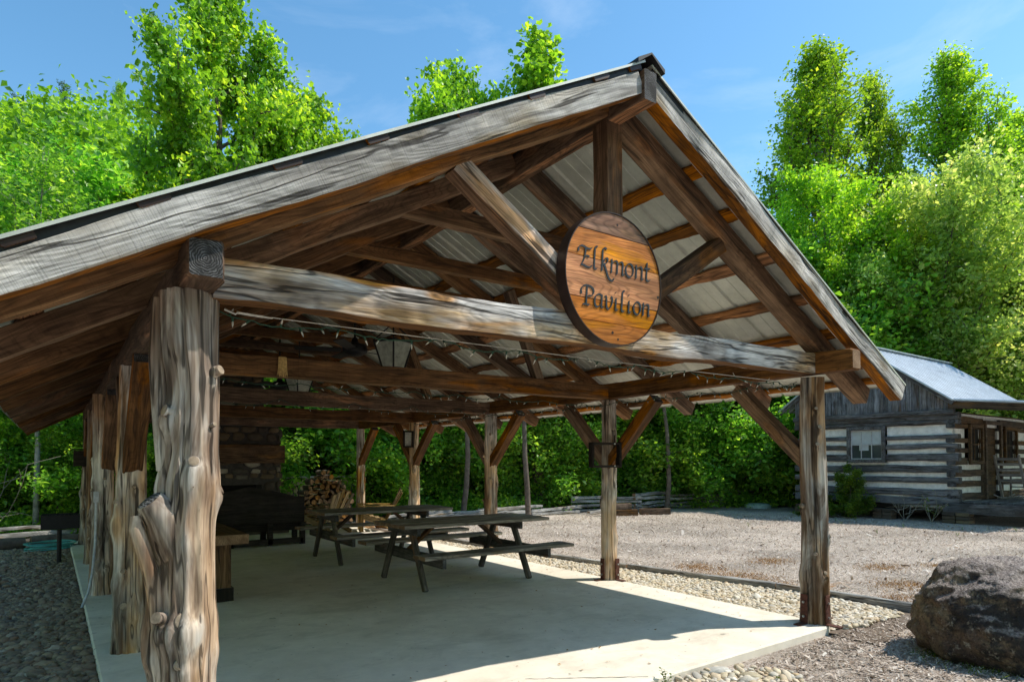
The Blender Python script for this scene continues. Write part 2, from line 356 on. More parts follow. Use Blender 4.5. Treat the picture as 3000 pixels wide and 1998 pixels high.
def mulch_mat():
    t = NT('pink_grey_mulch'); v = t.coords((1, 1, 1), rand=False)
    n = t.noise(v, 0.5, 5, 0.6); a = t.node('ShaderNodeTexNoise', Scale=38.0, Detail=5.0, Roughness=0.75); t.lk(v, a.inputs['Vector'])
    b = t.noise(t.coords((60, 14, 1), rand=False), 1.0, 4, 0.7, 1.0); b2 = t.noise(t.coords((14, 70, 1), rand=False), 1.0, 4, 0.7, 1.0)
    m = t.math('MULTIPLY', t.math('ADD', b, b2), 0.5)
    c = t.ramp(m, [(0.38, (0.20, 0.14, 0.105)), (0.47, (0.52, 0.42, 0.345)), (0.56, (0.80, 0.71, 0.63))])
    c = t.mix(0.6, c, t.ramp(a.outputs['Fac'], [(0.35, 0.5), (0.6, 1.15)]), 'MULTIPLY')
    c = t.mix(0.9, c, t.ramp(n, [(0.38, 0.6), (0.6, 1.08)]), 'MULTIPLY')
    o = t.noise(t.coords((0.55, 1.5, 1), rand=False, loc=(4.3, 1.7, 0)), 1.0, 6, 0.75)
    c = t.mix(t.ramp(o, [(0.64, 0.0), (0.72, 0.8)]), c, (0.42, 0.20, 0.055))
    # leaf litter far out under the trees
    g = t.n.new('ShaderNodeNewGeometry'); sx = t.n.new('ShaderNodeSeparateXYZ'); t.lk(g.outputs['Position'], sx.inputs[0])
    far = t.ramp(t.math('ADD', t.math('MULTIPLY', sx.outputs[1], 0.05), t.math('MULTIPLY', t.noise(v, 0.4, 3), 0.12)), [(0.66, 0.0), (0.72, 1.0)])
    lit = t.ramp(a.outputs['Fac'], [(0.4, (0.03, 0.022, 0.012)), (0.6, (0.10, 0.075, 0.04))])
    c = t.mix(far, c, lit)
    return t.fin(c, 0.95, t.bump(t.math('ADD', m, a.outputs['Fac']), 0.9, 0.03))
M['mulch'] = mulch_mat()
M['bed'] = plain('gravel_bed_soil', (0.16, 0.12, 0.09), 0.95, sc=12, bump=0.6)

def leaf_mat(name, dark, light, trans, tw=0.5, yellow=None):
    t = NT(name); at = t.n.new('ShaderNodeAttribute'); at.attribute_name = 'rnd'
    oi = t.n.new('ShaderNodeObjectInfo')
    stops = [(0.0, dark), (0.6, light), (1.0, yellow or tuple(min(1, x * 1.35) for x in light))]
    c = t.ramp(at.outputs['Fac'], stops)
    hs = t.n.new('ShaderNodeHueSaturation'); t.lk(c, hs.inputs['Color'])
    t.lk(t.math('ADD', t.math('MULTIPLY', oi.outputs['Random'], 0.014), 0.489), hs.inputs['Hue'])
    t.lk(t.math('ADD', t.math('MULTIPLY', oi.outputs['Random'], 0.30), 0.9), hs.inputs['Value'])
    c = hs.outputs[0]
    t.fin(c, 0.42, None, spec=0.5)
    tr = t.n.new('ShaderNodeBsdfTranslucent'); tc = t.mix(1.0, c, tuple(trans), 'MULTIPLY'); t.lk(tc, tr.inputs['Color'])
    mx = t.n.new('ShaderNodeMixShader'); mx.inputs[0].default_value = tw
    t.lk(t.b.outputs[0], mx.inputs[1]); t.lk(tr.outputs[0], mx.inputs[2]); t.lk(mx.outputs[0], t.out.inputs[0])
    return t.mat
M['leaf'] = leaf_mat('tulip_leaf', (0.03, 0.11, 0.012), (0.20, 0.41, 0.03), (2.15, 2.0, 0.9), yellow=(0.60, 0.75, 0.07))
M['leaf_d'] = leaf_mat('understorey_leaf', (0.02, 0.085, 0.014), (0.155, 0.37, 0.045), (2.1, 2.1, 1.0), yellow=(0.50, 0.70, 0.09))
M['leaf_h'] = leaf_mat('hillside_leaf', (0.04, 0.125, 0.012), (0.22, 0.42, 0.03), (2.2, 2.0, 0.85), yellow=(0.56, 0.70, 0.07))
M['leaf_e'] = leaf_mat('sunlit_edge_leaf', (0.03, 0.11, 0.015), (0.20, 0.40, 0.04), (2.0, 1.95, 0.9), yellow=(0.52, 0.66, 0.08))
M['leaf_m'] = leaf_mat('far_hillside_leaf', (0.02, 0.075, 0.01), (0.13, 0.29, 0.02), (2.1, 2.0, 0.8), 0.45, yellow=(0.36, 0.54, 0.05))
M['leaf_p'] = leaf_mat('pale_maple_leaf', (0.08, 0.19, 0.03), (0.40, 0.55, 0.13), (1.85, 1.8, 1.0), yellow=(0.82, 0.78, 0.38))
M['needle'] = leaf_mat('conifer_needle', (0.02, 0.06, 0.012), (0.06, 0.13, 0.02), (1.8, 1.8, 1.0), 0.35)
M['shrub'] = leaf_mat('yellow_green_shrub', (0.03, 0.08, 0.01), (0.11, 0.19, 0.018), (2.0, 2.0, 1.0), yellow=(0.22, 0.28, 0.02))
M['bark'] = plain('grey_brown_bark', (0.15, 0.12, 0.095), 0.95, var=0.6, sc=9, bump=0.8)
M['bark_p'] = plain('pale_lichen_bark', (0.30, 0.30, 0.27), 0.95, var=0.55, sc=6, bump=0.6)
M['twig'] = plain('pale_dead_twig', (0.30, 0.27, 0.22), 0.9)
# ------------------------------------------------------------------ camera, sky, sun
CAMP = np.array([-0.4954, -3.2310, 1.4851]); YAW, PITCH, ROLL = 0.6205, 0.0241, -0.0013
def cam_axes():
    f = Vector((math.sin(YAW) * math.cos(PITCH), math.cos(YAW) * math.cos(PITCH), math.sin(PITCH)))
    r = Vector((math.cos(YAW), -math.sin(YAW), 0)); u = r.cross(f)
    return r * math.cos(ROLL) + u * math.sin(ROLL), u * math.cos(ROLL) - r * math.sin(ROLL), f
RX, UX, FX = cam_axes()
cd = bpy.data.cameras.new('camera'); cam = bpy.data.objects.new('camera', cd); COL.objects.link(cam)
cd.sensor_width = 36; cd.lens = 36 * 1476.37 / 2354; cd.shift_y = 241.37 / 2354; cd.clip_start = 0.05; cd.clip_end = 2000
m = Matrix((RX, UX, -FX)).transposed().to_4x4(); m.translation = Vector(CAMP); cam.matrix_world = m
scene.camera = cam
def at(px, D, z=None):
    """world point seen at column px (2354 px wide view) at depth D, on height z"""
    a = (px - 1177) / 1476.37
    p = Vector(CAMP) + (Vector((FX.x, FX.y, 0)) + Vector((RX.x, RX.y, 0)) * a) * D
    p.z = 0 if z is None else z
    return p

SUN = Vector((0.65, -0.35, 1.0)).normalized()
w = bpy.data.worlds.new('World'); scene.world = w; w.use_nodes = True
wn = w.node_tree.nodes; wl = w.node_tree.links; bg = wn['Background']
sky = wn.new('ShaderNodeTexSky'); sky.sky_type = 'NISHITA'; sky.sun_disc = False
sky.sun_elevation = math.asin(SUN.z); sky.sun_rotation = math.atan2(SUN.x, SUN.y)
sky.air_density = 1.0; sky.dust_density = 0.4; sky.ozone_density = 1.2; sky.altitude = 300
hs = wn.new('ShaderNodeHueSaturation'); hs.inputs['Saturation'].default_value = 1.2; hs.inputs['Value'].default_value = 1.6; hs.inputs['Hue'].default_value = 0.487
wl.new(sky.outputs[0], hs.inputs['Color'])
tcw = wn.new('ShaderNodeTexCoord'); mpw = wn.new('ShaderNodeMapping'); mpw.inputs['Scale'].default_value = (1.2, 1.2, 3.5)
wl.new(tcw.outputs['Generated'], mpw.inputs[0])
nz = wn.new('ShaderNodeTexNoise'); nz.inputs['Scale'].default_value = 2.2; nz.inputs['Detail'].default_value = 7; nz.inputs['Roughness'].default_value = 0.6; nz.inputs['Distortion'].default_value = 0.5
wl.new(mpw.outputs[0], nz.inputs['Vector'])
rw = wn.new('ShaderNodeValToRGB'); rw.color_ramp.elements[0].position = 0.50; rw.color_ramp.elements[0].color = (0, 0, 0, 1)
rw.color_ramp.elements[1].position = 0.80; rw.color_ramp.elements[1].color = (0.30, 0.30, 0.30, 1); wl.new(nz.outputs['Fac'], rw.inputs[0])
mxw = wn.new('ShaderNodeMix'); mxw.data_type = 'RGBA'; wl.new(rw.outputs[0], mxw.inputs[0]); wl.new(hs.outputs[0], mxw.inputs[6])
mxw.inputs[7].default_value = (7.0, 8.0, 9.2, 1); wl.new(mxw.outputs[2], bg.inputs['Color'])
bg.inputs['Strength'].default_value = 0.15
sl = bpy.data.lights.new('sun', 'SUN'); sl.energy = 5.0; sl.angle = math.radians(0.53); sl.color = (1.0, 0.94, 0.83)
so = bpy.data.objects.new('sun', sl); COL.objects.link(so); so.rotation_euler = (-SUN).to_track_quat('-Z', 'Y').to_euler()
scene.view_settings.view_transform = 'Standard'; scene.view_settings.look = 'None'; scene.view_settings.exposure = 0
scene.cycles.max_bounces = 4; scene.cycles.diffuse_bounces = 3; scene.cycles.glossy_bounces = 2; scene.cycles.transparent_max_bounces = 4
scene.cycles.use_denoising = True

# ------------------------------------------------------------------ pavilion
W, H, S = 5.257, 2.25, 2.7
def zL(x): return 2.595 + 0.557 * x
def zR(x): return 5.431 - 0.5194 * x
XR, ZR = 2.635, 4.063
pav = empty('timber_pavilion', (0, 0, 0), 0, 'open timber pavilion with cedar log posts and a metal gable roof', 'pavilion')

def beam(name, p0, p1, w_, h_, mats, parent=pav, up=(0, 0, 1), wob=0.004, edge=0.0, ch=0.006, step=0.09, bev=0.0, label=None, face=None):
    """sawn timber; grain along local x; mats=[sides, ends, underside]"""
    p0 = Vector(p0); p1 = Vector(p1); X = p1 - p0; L = X.length; X.normalize()
    Y = Vector(up).cross(X).normalized(); Z = X.cross(Y)
    n = max(2, int(L / step)); sd = random.random() * 100
    y, z = w_ / 2, h_ / 2
    ring0 = [(-y + ch, -z), (y - ch, -z), (y, -z + ch), (y, z - ch), (y - ch, z), (-y + ch, z), (-y, z - ch), (-y, -z + ch)]
    V = []; F = []; MI = []
    xs = [L * i / n for i in range(n + 1)]
    if bev > 0: xs = [0.0, bev] + [x for x in xs if x > bev * 1.5 and x < L - bev * 1.5] + [L - bev, L]
    n = len(xs) - 1
    for i, x in enumerate(xs):
        q = 1.0
        if bev > 0 and (i == 0 or i == n): q = 1 - bev * 1.1 / min(w_, h_)
        for k, (a, b) in enumerate(ring0):
            d1 = noise.noise(Vector((x * 1.1 + sd, k * 0.13, 3))) * wob * 2.2 + noise.noise(Vector((x * 6 + sd, k * 3.3, 9))) * wob * 0.7
            d2 = noise.noise(Vector((x * 1.1 + sd, k * 0.13, 31))) * wob * 2.2 + noise.noise(Vector((x * 6 + sd, k * 3.3, 19))) * wob * 0.7
            e = 0
            if edge > 0: e = edge * (0.4 + 1.3 * noise.noise(Vector((x * 2.3 + sd, 1 if a > 0 else 7, 0))) + 0.5 * noise.noise(Vector((x * 9 + sd, 1 if a > 0 else 7, 4)))) * (-1 if a > 0 else 1)
            V.append((x, (a + e) * q + d1, b * q + d2))
    for i in range(n):
        for k in range(8):
            F.append((i * 8 + k, (i + 1) * 8 + k, (i + 1) * 8 + (k + 1) % 8, i * 8 + (k + 1) % 8)); MI.append(2 if (k == 0 and len(mats) > 2) else 0)
            F[-1] = F[-1][::-1]
    F.append(tuple(range(8))); F.append(tuple(n * 8 + k for k in range(8))[::-1]); MI += [1, 1]
    F = [f[::-1] for f in F[:-2]] + [F[-2][::-1], F[-1][::-1]]
    me = bpy.data.meshes.new(name); me.from_pydata(V, [], F)
    for k in mats: me.materials.append(k)
    me.polygons.foreach_set('material_index', MI); me.polygons.foreach_set('use_smooth', [True] * len(F)); me.set_sharp_from_angle(angle=0.6)
    me.update()
    o = bpy.data.objects.new(name, me); COL.objects.link(o)
    mm = Matrix((X, Y, Z)).transposed().to_4x4(); mm.translation = p0
    if parent is not None: o.parent = parent; kid(parent, o)
    o.matrix_local = mm
    if label: o['label'] = label
    return o

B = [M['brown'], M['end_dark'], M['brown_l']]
OR = [M['orange'], M['rim'], M['orange']]
RK = [M['rake'], M['end_pale'], M['orange']]
TI = [M['tie'], M['end_dark'], M['brown']]
YB = 10.98      # back end of the roof
# --- logs for posts
def log_post(name, x, y, h, r, seed, prof=None, stubs=(), nth=64, nz=110, flare=0.12, flute=0.05, lean=(0, 0), z0=0.0, label=None, parent=pav, extra=None):
    o3 = seed * 17.3; V = []; F = []; MI = []
    rr = random.Random(seed)
    knots = [(rr.uniform(0.2, h - 0.3), rr.uniform(0, 2 * PI), rr.uniform(0.03, 0.06)) for _ in range(int(h * 4))]
    fl = [(rr.randint(2, 4), rr.uniform(0, 6.28), rr.uniform(-0.8, 0.8)), (rr.randint(5, 8), rr.uniform(0, 6.28), rr.uniform(-1.2, 1.2)), (rr.randint(11, 15), rr.uniform(0, 6.28), rr.uniform(-1, 1))]
    cent = []; gro = [(rr.uniform(0, 2 * PI), rr.uniform(0, 50), rr.uniform(.06, .15)) for _ in range(13)]
    for i in range(nz + 1):
        z = h * i / nz
        if prof:
            for a, b in zip(prof[:-1], prof[1:]):
                if a[0] <= z <= b[0] or (b is prof[-1]):
                    t = min(1, max(0, (z - a[0]) / (b[0] - a[0]))); t = t * t * (3 - 2 * t)
                    cx = a[1] + (b[1] - a[1]) * t; rx = a[2] + (b[2] - a[2]) * t
                    if z <= b[0]: break
        else:
            cx = 0; rx = r * (1 - 0.10 * z / h) + r * flare * math.exp(-z / 0.18)
        cx += noise.noise(Vector((z * 0.9, o3, 0))) * 0.02 + lean[0] * z; cy = noise.noise(Vector((z * 0.9, o3, 9))) * 0.02 + lean[1] * z
        cent.append((cx, cy, rx))
        for k in range(nth):
            th = 2 * PI * k / nth
            q = 1.0
            q += flute * 1.2 * math.cos(fl[0][0] * th + fl[0][1] + fl[0][2] * z)
            c2 = math.cos(fl[1][0] * th + fl[1][1] + fl[1][2] * z + 1.5 * noise.noise(Vector((z, o3, 4))))
            q += flute * 0.9 * (-(abs(c2) ** 0.5) + 0.5)
            q += flute * 0.35 * math.cos(fl[2][0] * th + fl[2][1] + fl[2][2] * z)
            q += 0.09 * noise.noise(Vector((math.cos(th) * 1.2, math.sin(th) * 1.2, z * 1.6 + o3)))
            q += 0.035 * noise.noise(Vector((math.cos(th) * 6, math.sin(th) * 6, z * 1.5 + o3)))
            for (g0, gs_, gd) in gro:
                dg = (th - g0 - 0.5 * noise.noise(Vector((z * 0.7, gs_, o3))) + PI) % (2 * PI) - PI
                if abs(dg) < 0.25: q -= gd * math.exp(-(dg / 0.05) ** 2) * min(1, max(0, 0.5 + 2.5 * noise.noise(Vector((z * 1.1, gs_ * 3, o3)))))
            R_ = rx * q
            for (kz, kt, ks) in knots:
                dt = (th - kt + PI) % (2 * PI) - PI; d = ((dt * rx) ** 2 + ((z - kz) * 0.7) ** 2) / ks ** 2
                if d < 6: R_ += 0.35 * ks * math.exp(-d)
            for st in stubs:
                kt = st[1]; dt = (th - kt + PI) % (2 * PI) - PI; ks = st[2] * 1.9; d = ((dt * rx) ** 2 + (z - st[0] + 0.02) ** 2 * (0.45 if z < st[0] else 1.2)) / ks ** 2
                if d < 6: R_ += 0.9 * st[2] * math.exp(-d)
            V.append((cx + R_ * math.cos(th), cy + R_ * math.sin(th), z))
    for i in range(nz):
        for k in range(nth):
            F.append((i * nth + k, i * nth + (k + 1) % nth, (i + 1) * nth + (k + 1) % nth, (i + 1) * nth + k)); MI.append(0)
    F.append(tuple(nz * nth + k for k in range(nth))); MI.append(1)
    mb = MB(); mb.add(V, F, MI)
    for (sz, st, sr, sl_) in stubs:
        i = min(nz, int(sz / h * nz)); cx, cy, rx = cent[i]; d = Vector((math.cos(st), math.sin(st), 0.35)).normalized()
        b = Vector((cx, cy, sz)) + Vector((math.cos(st), math.sin(st), 0)) * rx * 0.55
        L = rx * 0.45 + sl_ * 0.7 + 0.004
        mb.tube([b, b + d * L * 0.6, b + d * L * 0.97, b + d * L * 1.0], [sr * 1.5, sr * 1.12, sr, sr * 0.9], 18, 0, True, 1)
    if extra: extra(mb)
    o = mb.build(name, [M['post'], M['cut_end'], M['end_dark']], parent, True, 0.9)
    o.location = (x, y, z0)
    if label: o['label'] = label
    return o

def bigside(mb):
    # the heavy sawn side limb of the front post and the root-like strand below it
    mb.tube([(0.03, 0.03, 0.80), (0.0, 0.01, 1.0), (-0.05, -0.025, 1.15), (-0.10, -0.042, 1.25), (-0.15, -0.052, 1.315), (-0.154, -0.053, 1.32)], [0.09, 0.112, 0.100, 0.078, 0.060, 0.052], 24, 0, True, 2)
    mb.tube([(-0.205, -0.05, 1.255), (-0.20, -0.055, 1.20), (-0.175, -0.06, 1.11), (-0.145, -0.06, 1.0), (-0.12, -0.05, 0.88), (-0.09, -0.04, 0.7)], [0.018, 0.03, 0.03, 0.03, 0.035, 0.05], 14, 0)
    mb.tube([(-0.115, 0.03, 2.22), (-0.12, 0.03, 1.95), (-0.10, 0.03, 1.7), (-0.07, 0.03, 1.45)], [0.03, 0.036, 0.04, 0.05], 14, 0)
    mb.tube([(0.005, -0.128, 1.372), (0.003, -0.155, 1.378)], 0.003, 6, 1)
P1 = log_post('post', 0, 0, 2.25, 0.14, 3, prof=[(0, -0.005, 0.165), (0.5, 0.0, 0.135), (0.72, -0.015, 0.148), (0.85, -0.005, 0.142), (1.2, -0.005, 0.132), (1.36, 0.01, 0.13), (1.55, 0.02, 0.107), (1.8, 0.018, 0.108), (2.05, 0.0, 0.122), (2.25, 0.0, 0.124)],
    stubs=[(1.87, math.atan2(-0.10, 0.09), 0.023, 0.06), (1.63, math.atan2(-0.11, 0.075), 0.011, 0.035), (1.465, math.atan2(-0.15, -0.012), 0.024, 0.03), (0.775, math.atan2(-0.15, -0.01), 0.042, 0.03), (0.79, math.atan2(-0.12, -0.11), 0.026, 0.055), (0.59, math.atan2(-0.15, -0.035), 0.024, 0.035), (1.69, math.atan2(-0.05, -0.14), 0.028, 0.03), (1.335, math.atan2(-0.02, 0.16), 0.02, 0.012)],
    nth=120, nz=240, flute=0.065, extra=bigside, label='thick knotty front left log post with a sawn side limb and branch stubs')
def smallstub(side):
    def f(mb):
        mb.tube([(side * 0.10, -0.04, 1.0), (side * 0.15, -0.07, 1.08), (side * 0.18, -0.09, 1.13)], [0.03, 0.02, 0.014], 10, 0, True, 1)
    return f
PL = [P1]
for k, (r, sd) in enumerate([(0.106, 11), (0.10, 12), (0.11, 13), (0.10, 14)], start=1):
    st = [(0.35, -2.0, 0.028, 0.02), (0.30, -1.2, 0.02, 0.01), (0.62, -2.1, 0.02, 0.02), (1.28, -1.5, 0.015, 0.01), (0.95, 3.0, 0.03, 0.03), (1.5, 2.9, 0.022, 0.03), (1.15, -2.7, 0.02, 0.05)]
    PL.append(log_post('post', (0.02, -0.04, 0.0, 0.03)[k - 1], k * S, 2.25, r, sd, stubs=st[:5 if k > 2 else 7], nth=64, nz=110, flute=0.09, flare=0.25))
stR = [[(0.45, -1.9, 0.02, 0.02), (0.62, -2.6, 0.016, 0.03), (0.78, -1.2, 0.018, 0.03), (1.62, -2.2, 0.02, 0.012), (1.78, -2.0, 0.022, 0.012), (1.05, 2.8, 0.022, 0.05), (1.95, -2.3, 0.016, 0.01), (0.5, 0.3, 0.02, 0.02)],
       [(1.87, -1.7, 0.02, 0.008), (1.0, 2.9, 0.012, 0.008)],
       [(1.9, -2.2, 0.022, 0.02), (1.55, 2.8, 0.02, 0.05), (1.66, -2.0, 0.015, 0.01), (1.2, -2.2, 0.022, 0.01), (0.85, 2.6, 0.018, 0.05), (1.5, 0.2, 0.022, 0.03)],
       [(1.35, -2.0, 0.025, 0.01), (0.9, -1.8, 0.03, 0.012), (1.0, 0.0, 0.022, 0.02)],
       [(1.1, 0.1, 0.02, 0.03), (0.8, -1.8, 0.02, 0.02)]]
rad = [0.117, 0.098, 0.104, 0.098, 0.102]
PR = []
for k in range(5):
    PR.append(log_post('post', W + 0.0, k * S, 2.26, rad[k], 40 + k * 3, stubs=stR[k], nth=96 if k < 2 else 56, nz=170 if k < 2 else 100, flute=(0.07, 0.035, 0.06, 0.06, 0.08)[k], flare=0.10))
def bracket(post, dx, dy, rot):
    mb = MB(); c, s_ = math.cos(rot), math.sin(rot)
    mb.box((dx, dy, 0.14), (0.065 * abs(s_) + 0.012 * abs(c), 0.065 * abs(c) + 0.012 * abs(s_), 0.26), ch=0.001)
    mb.box((dx + c * 0.06, dy + s_ * 0.06, 0.008), (0.13 * abs(c) + 0.065 * abs(s_), 0.13 * abs(s_) + 0.065 * abs(c), 0.01), ch=0.001)
    for z in (0.07, 0.20): mb.tube([(dx, dy, z), (dx + c * 0.02, dy + s_ * 0.02, z)], 0.011, 6, 1)
    mb.build('bracket', [M['rust'], M['steel']], post)
bracket(PR[0], -0.03, -0.135, -PI / 2); bracket(PR[0], 0.135, 0.0, 0); bracket(PR[0], -0.135, 0.03, PI)
bracket(PR[1], 0.02, -0.12, -PI / 2); bracket(PR[1], -0.12, 0.0, PI); bracket(PL[4], -0.115, 0, PI); bracket(PR[2], -0.115, 0, PI)

# plates (along y), ties (along x)
beam('wall_plate', (0.013, -0.32, 2.335), (0.013, YB - .1, 2.33), 0.146, 0.18, [M['brown'], M['end_dark'], M['brown']], bev=0.018, ch=0.01, wob=0.006)
beam('wall_plate', (W, -0.41, 2.385), (W, YB - .1, 2.33), 0.148, 0.19, [M['brown'], M['end_pale'], M['brown']], bev=0.018, ch=0.01, wob=0.006)
for k in range(5):
    y = k * S
    if k == 0:
        beam('tie_beam', (0.088, 0, 2.325), (W - 0.075, 0, 2.385), 0.15, 0.19, TI, wob=0.011, ch=0.008, step=0.06, label='weathered grey front tie beam with long cracks and knots')
    else:
        beam('tie_beam', (0.088, y, 2.325), (W - 0.075, y, 2.335 + 0.03 * (k == 1)), 0.15, 0.185, B, wob=0.007)
# ridge beam
beam('ridge_beam', (XR, -0.405, 3.925), (XR, YB, 3.925), 0.115, 0.20, [M['brown'], M['end_dark'], M['orange']], ch=0.008)
# rafters
def rafter(y, side, w_=0.14, h_=0.145, name='rafter', mats=B, xe=None, off=0.0, wob=0.006, label=None):
    # measured down from the roof plane
    if side < 0: x0, x1, zf = XR - 0.06, (-0.90 if xe is None else xe), zL
    else: x0, x1, zf = XR + 0.06, (6.17 if xe is None else xe), zR
    s_ = 0.557 if side < 0 else 0.5194; cz = h_ / 2 * math.sqrt(1 + s_ * s_) + off
    return beam(name, (x0, y, zf(x0) - cz), (x1, y, zf(x1) - cz), w_, h_, mats, wob=wob, label=label)
rafter(-0.325, -1, 0.11, 0.14, 'rake_board', RK, wob=0.008, label='silvery weathered left rake timber of the front gable')
rafter(-0.325, 1, 0.11, 0.16, 'rake_board', RK, xe=6.21, off=-0.034, wob=0.008, label='silvery weathered right rake timber of the front gable')
for i in range(0, 11):
    y = 1.08 * i
    for sd in (-1, 1): rafter(min(y, 10.8), sd, 0.13 if i else 0.15, 0.145 if i else 0.155)
    if i not in (0, 5, 10):
        zc = 3.375; xl = (zc - 2.595 + 0.10) / 0.557; xr = (5.431 - zc - 0.10) / 0.5194
        beam('collar_tie', (xl, y, zc), (xr, y, zc), 0.10, 0.13, B)
KT = [M['brown'], M['end_dark'], M['brown']]
beam('king_post', (XR, 0, 2.43), (XR, 0, 3.83), 0.147, 0.147, KT, up=(0, 1, 0))
beam('strut', (XR - 0.08, 0, 2.48), (1.40, 0, 3.225), 0.12, 0.13, [M['tie'], M['end_pale'], M['brown']])
beam('strut', (XR + 0.08, 0, 2.48), (3.87, 0, 3.23), 0.12, 0.13, [M['brown'], M['end_pale'], M['orange']])
for y in (2.7, 5.4):
    beam('strut', (4.12, y, 2.43), (3.70, y, 3.42), 0.11, 0.10, B, up=(0, 1, 0))
# knee braces
def brace(x, y0, z0, y1, z1, mats=B):
    beam('knee_brace', (x, y0, z0), (x, y1, z1), 0.13, 0.14, mats, up=(1, 0, 0), wob=0.004)
for x in (0.02, W):
    for k in range(5):
        y = k * S
        if k < 4: brace(x, y + 0.02, 1.44, y + 0.80, 2.22)
        if k > 0: brace(x, y - 0.02, 1.44, y - 0.80, 2.22, [M['brown'], M['end_dark'], M['orange']])
# purlins
for i, x in enumerate([-0.83, -0.60, -0.17, 0.34, 0.76, 1.27, 1.74, 2.22, 2.53]):
    n = Vector((-0.557, 0, 1)).normalized(); p = Vector((x, 0, zL(x))) + n * 0.0185
    beam('purlin', (p.x, -0.386, p.z), (p.x, YB + 0.02, p.z), 0.15, 0.035, OR, up=n, edge=0.022, wob=0.003, step=0.05)
for i, x in enumerate([2.79, 3.05 - 0.06, 3.42, 3.86, 4.36, 4.87, 5.36, 5.83, 6.10]):
    if i == 1: continue
    n = Vector((0.5194, 0, 1)).normalized(); p = Vector((x, 0, zR(x))) + n * 0.0185
    beam('purlin', (p.x, -0.265, p.z), (p.x, YB + 0.02, p.z), 0.15 if i < 8 else 0.10, 0.035, OR, up=n, edge=0.026, wob=0.003, step=0.05)
# metal roof sheets with ribs running down the slope
def sheet(name, x0, z0, x1, z1, y0, y1, mat, parent, pitch=0.40, th=0.0015, off=0.04, rib=0.022, flip=False, loc=None):
    prof = [(y0, 0)]; y = y0 + 0.07
    while y < y1 - 0.01:
        e = min(y + pitch, y1)
        prof += [(y, 0), (y + 0.012, rib), (y + 0.04, rib), (y + 0.052, 0)]
        if e - y > 0.3: prof += [(y + 0.155, 0), (y + 0.16, 0.005), (y + 0.168, 0.005), (y + 0.173, 0), (y + 0.275, 0), (y + 0.28, 0.005), (y + 0.288, 0.005), (y + 0.293, 0)]
        y = e
    prof.append((y1, 0))
    n = Vector((-(z1 - z0), 0, (x1 - x0))).normalized()
    if n.z < 0: n = -n
    V = []; F = []
    for q, (a, b) in enumerate(((x0, z0), (x1, z1))):
        for (yy, h_) in prof: V.append(Vector((a, yy, b)) + n * (off + h_))
    k = len(prof)
    for (yy, h_) in list(prof): pass
    F = [(i, i + 1, k + i + 1, k + i) for i in range(k - 1)]
    # drip edges: the front and eave lip
    b = len(V)
    V += [V[0] - n * 0.014, V[k] - n * 0.014]; F.append((0, k, b + 1, b))
    b = len(V)
    V += [v - n * 0.012 for v in V[k:2 * k]]
    F += [(k + i, k + i + 1, b + i + 1, b + i) for i in range(k - 1)]
    mb = MB(); mb.add(V, F, 0); o = mb.build(name, [mat], parent, False); return o
sheet('roof_sheet', XR - 0.02, zL(XR - 0.02), -0.97, zL(-0.97), -0.396, YB + .06, M['roof'], pav)
sheet('roof_sheet', XR + 0.02, zR(XR + 0.02), 6.235, zR(6.235), -0.389, YB + .06, M['roof'], pav)
mb = MB()
for sgn, f, sl_ in ((-1, zL, 0.557), (1, zR, 0.5194)):
    xa, xb = XR, XR + sgn * 0.125
    z_a, z_b = ZR + 0.074, f(xb) + 0.070
    mb.add([(xa, -0.42, z_a), (xb, -0.42, z_b), (xb, YB + .08, z_b), (xa, YB + .08, z_a), (xa, -0.42, z_a - .012), (xb, -0.42, z_b - .03), (xb, YB + .08, z_b - .03), (xa, YB + .08, z_a - .012)],
           [(0, 1, 2, 3), (4, 7, 6, 5), (0, 4, 5, 1), (1, 5, 6, 2), (2, 6, 7, 3)])
mb.build('ridge_cap', [M['edge_dark']], pav, False)

for sgn, f, xa, xb in ((-1, zL, XR - .05, -0.95), (1, zR, XR + .05, 6.22)):
    pa, pb = Vector((xa, -0.365, f(xa) + 0.018)), Vector((xb, -0.365, f(xb) + 0.018)); mb = MB(); mb.bar(pa, pb, 0.012, 0.042, ch=0.0); mb.build('gap_shade_strip', [M['edge_dark']], pav, False)  # added black strip painting the shade in the gap under the roof metal
# ------------------------------------------------------------------ sign
sg = empty('round_wooden_sign', (2.548, -0.165, 2.70), 0, 'round varnished plank sign carved with Elkmont Pavilion hung on the front truss', 'sign')
def disc_cut(r, z0, z1, y0, y1, mb, m=0, n=28, cb=0.004):
    top = [(math.sqrt(max(0, r * r - z * z)), z) for z in [z0 + (z1 - z0) * i / n for i in range(n + 1)]]
    out = [(x, z) for x, z in top] + [(-x, z) for x, z in top[::-1]]
    k = len(out); V = [(x, y0, z) for x, z in out] + [(x, y1, z) for x, z in out]
    F = [tuple(range(k))] + [(i, k + i, k + (i + 1) % k, (i + 1) % k) for i in range(k)] + [tuple(range(2 * k - 1, k - 1, -1))]
    mb.add(V, F, m)
r_ = 0.436; seams = [-r_ + .0005, -0.30, -0.159, 0.106, 0.29, r_ - .0005]
for i, (a, b) in enumerate(zip(seams[:-1], seams[1:])):
    mb = MB(); disc_cut(r_, a + 0.0025, b - 0.0025, 0.0 + 0.002 * (i % 2), 0.05, mb); o = mb.build('plank', [M['sign']], sg, False)
mb = MB(); n = 96; V = []; F = []
for k in range(n):
    a = 2 * PI * k / n
    for (rr_, yy) in ((r_ + 0.001, -0.006), (r_ + 0.008, -0.006), (r_ + 0.008, 0.085), (r_ + 0.001, 0.085)): V.append((rr_ * math.cos(a), yy, rr_ * math.sin(a)))
for k in range(n):
    for j in range(4): F.append((k * 4 + j, k * 4 + (j + 1) % 4, ((k + 1) % n) * 4 + (j + 1) % 4, ((k + 1) % n) * 4 + j))
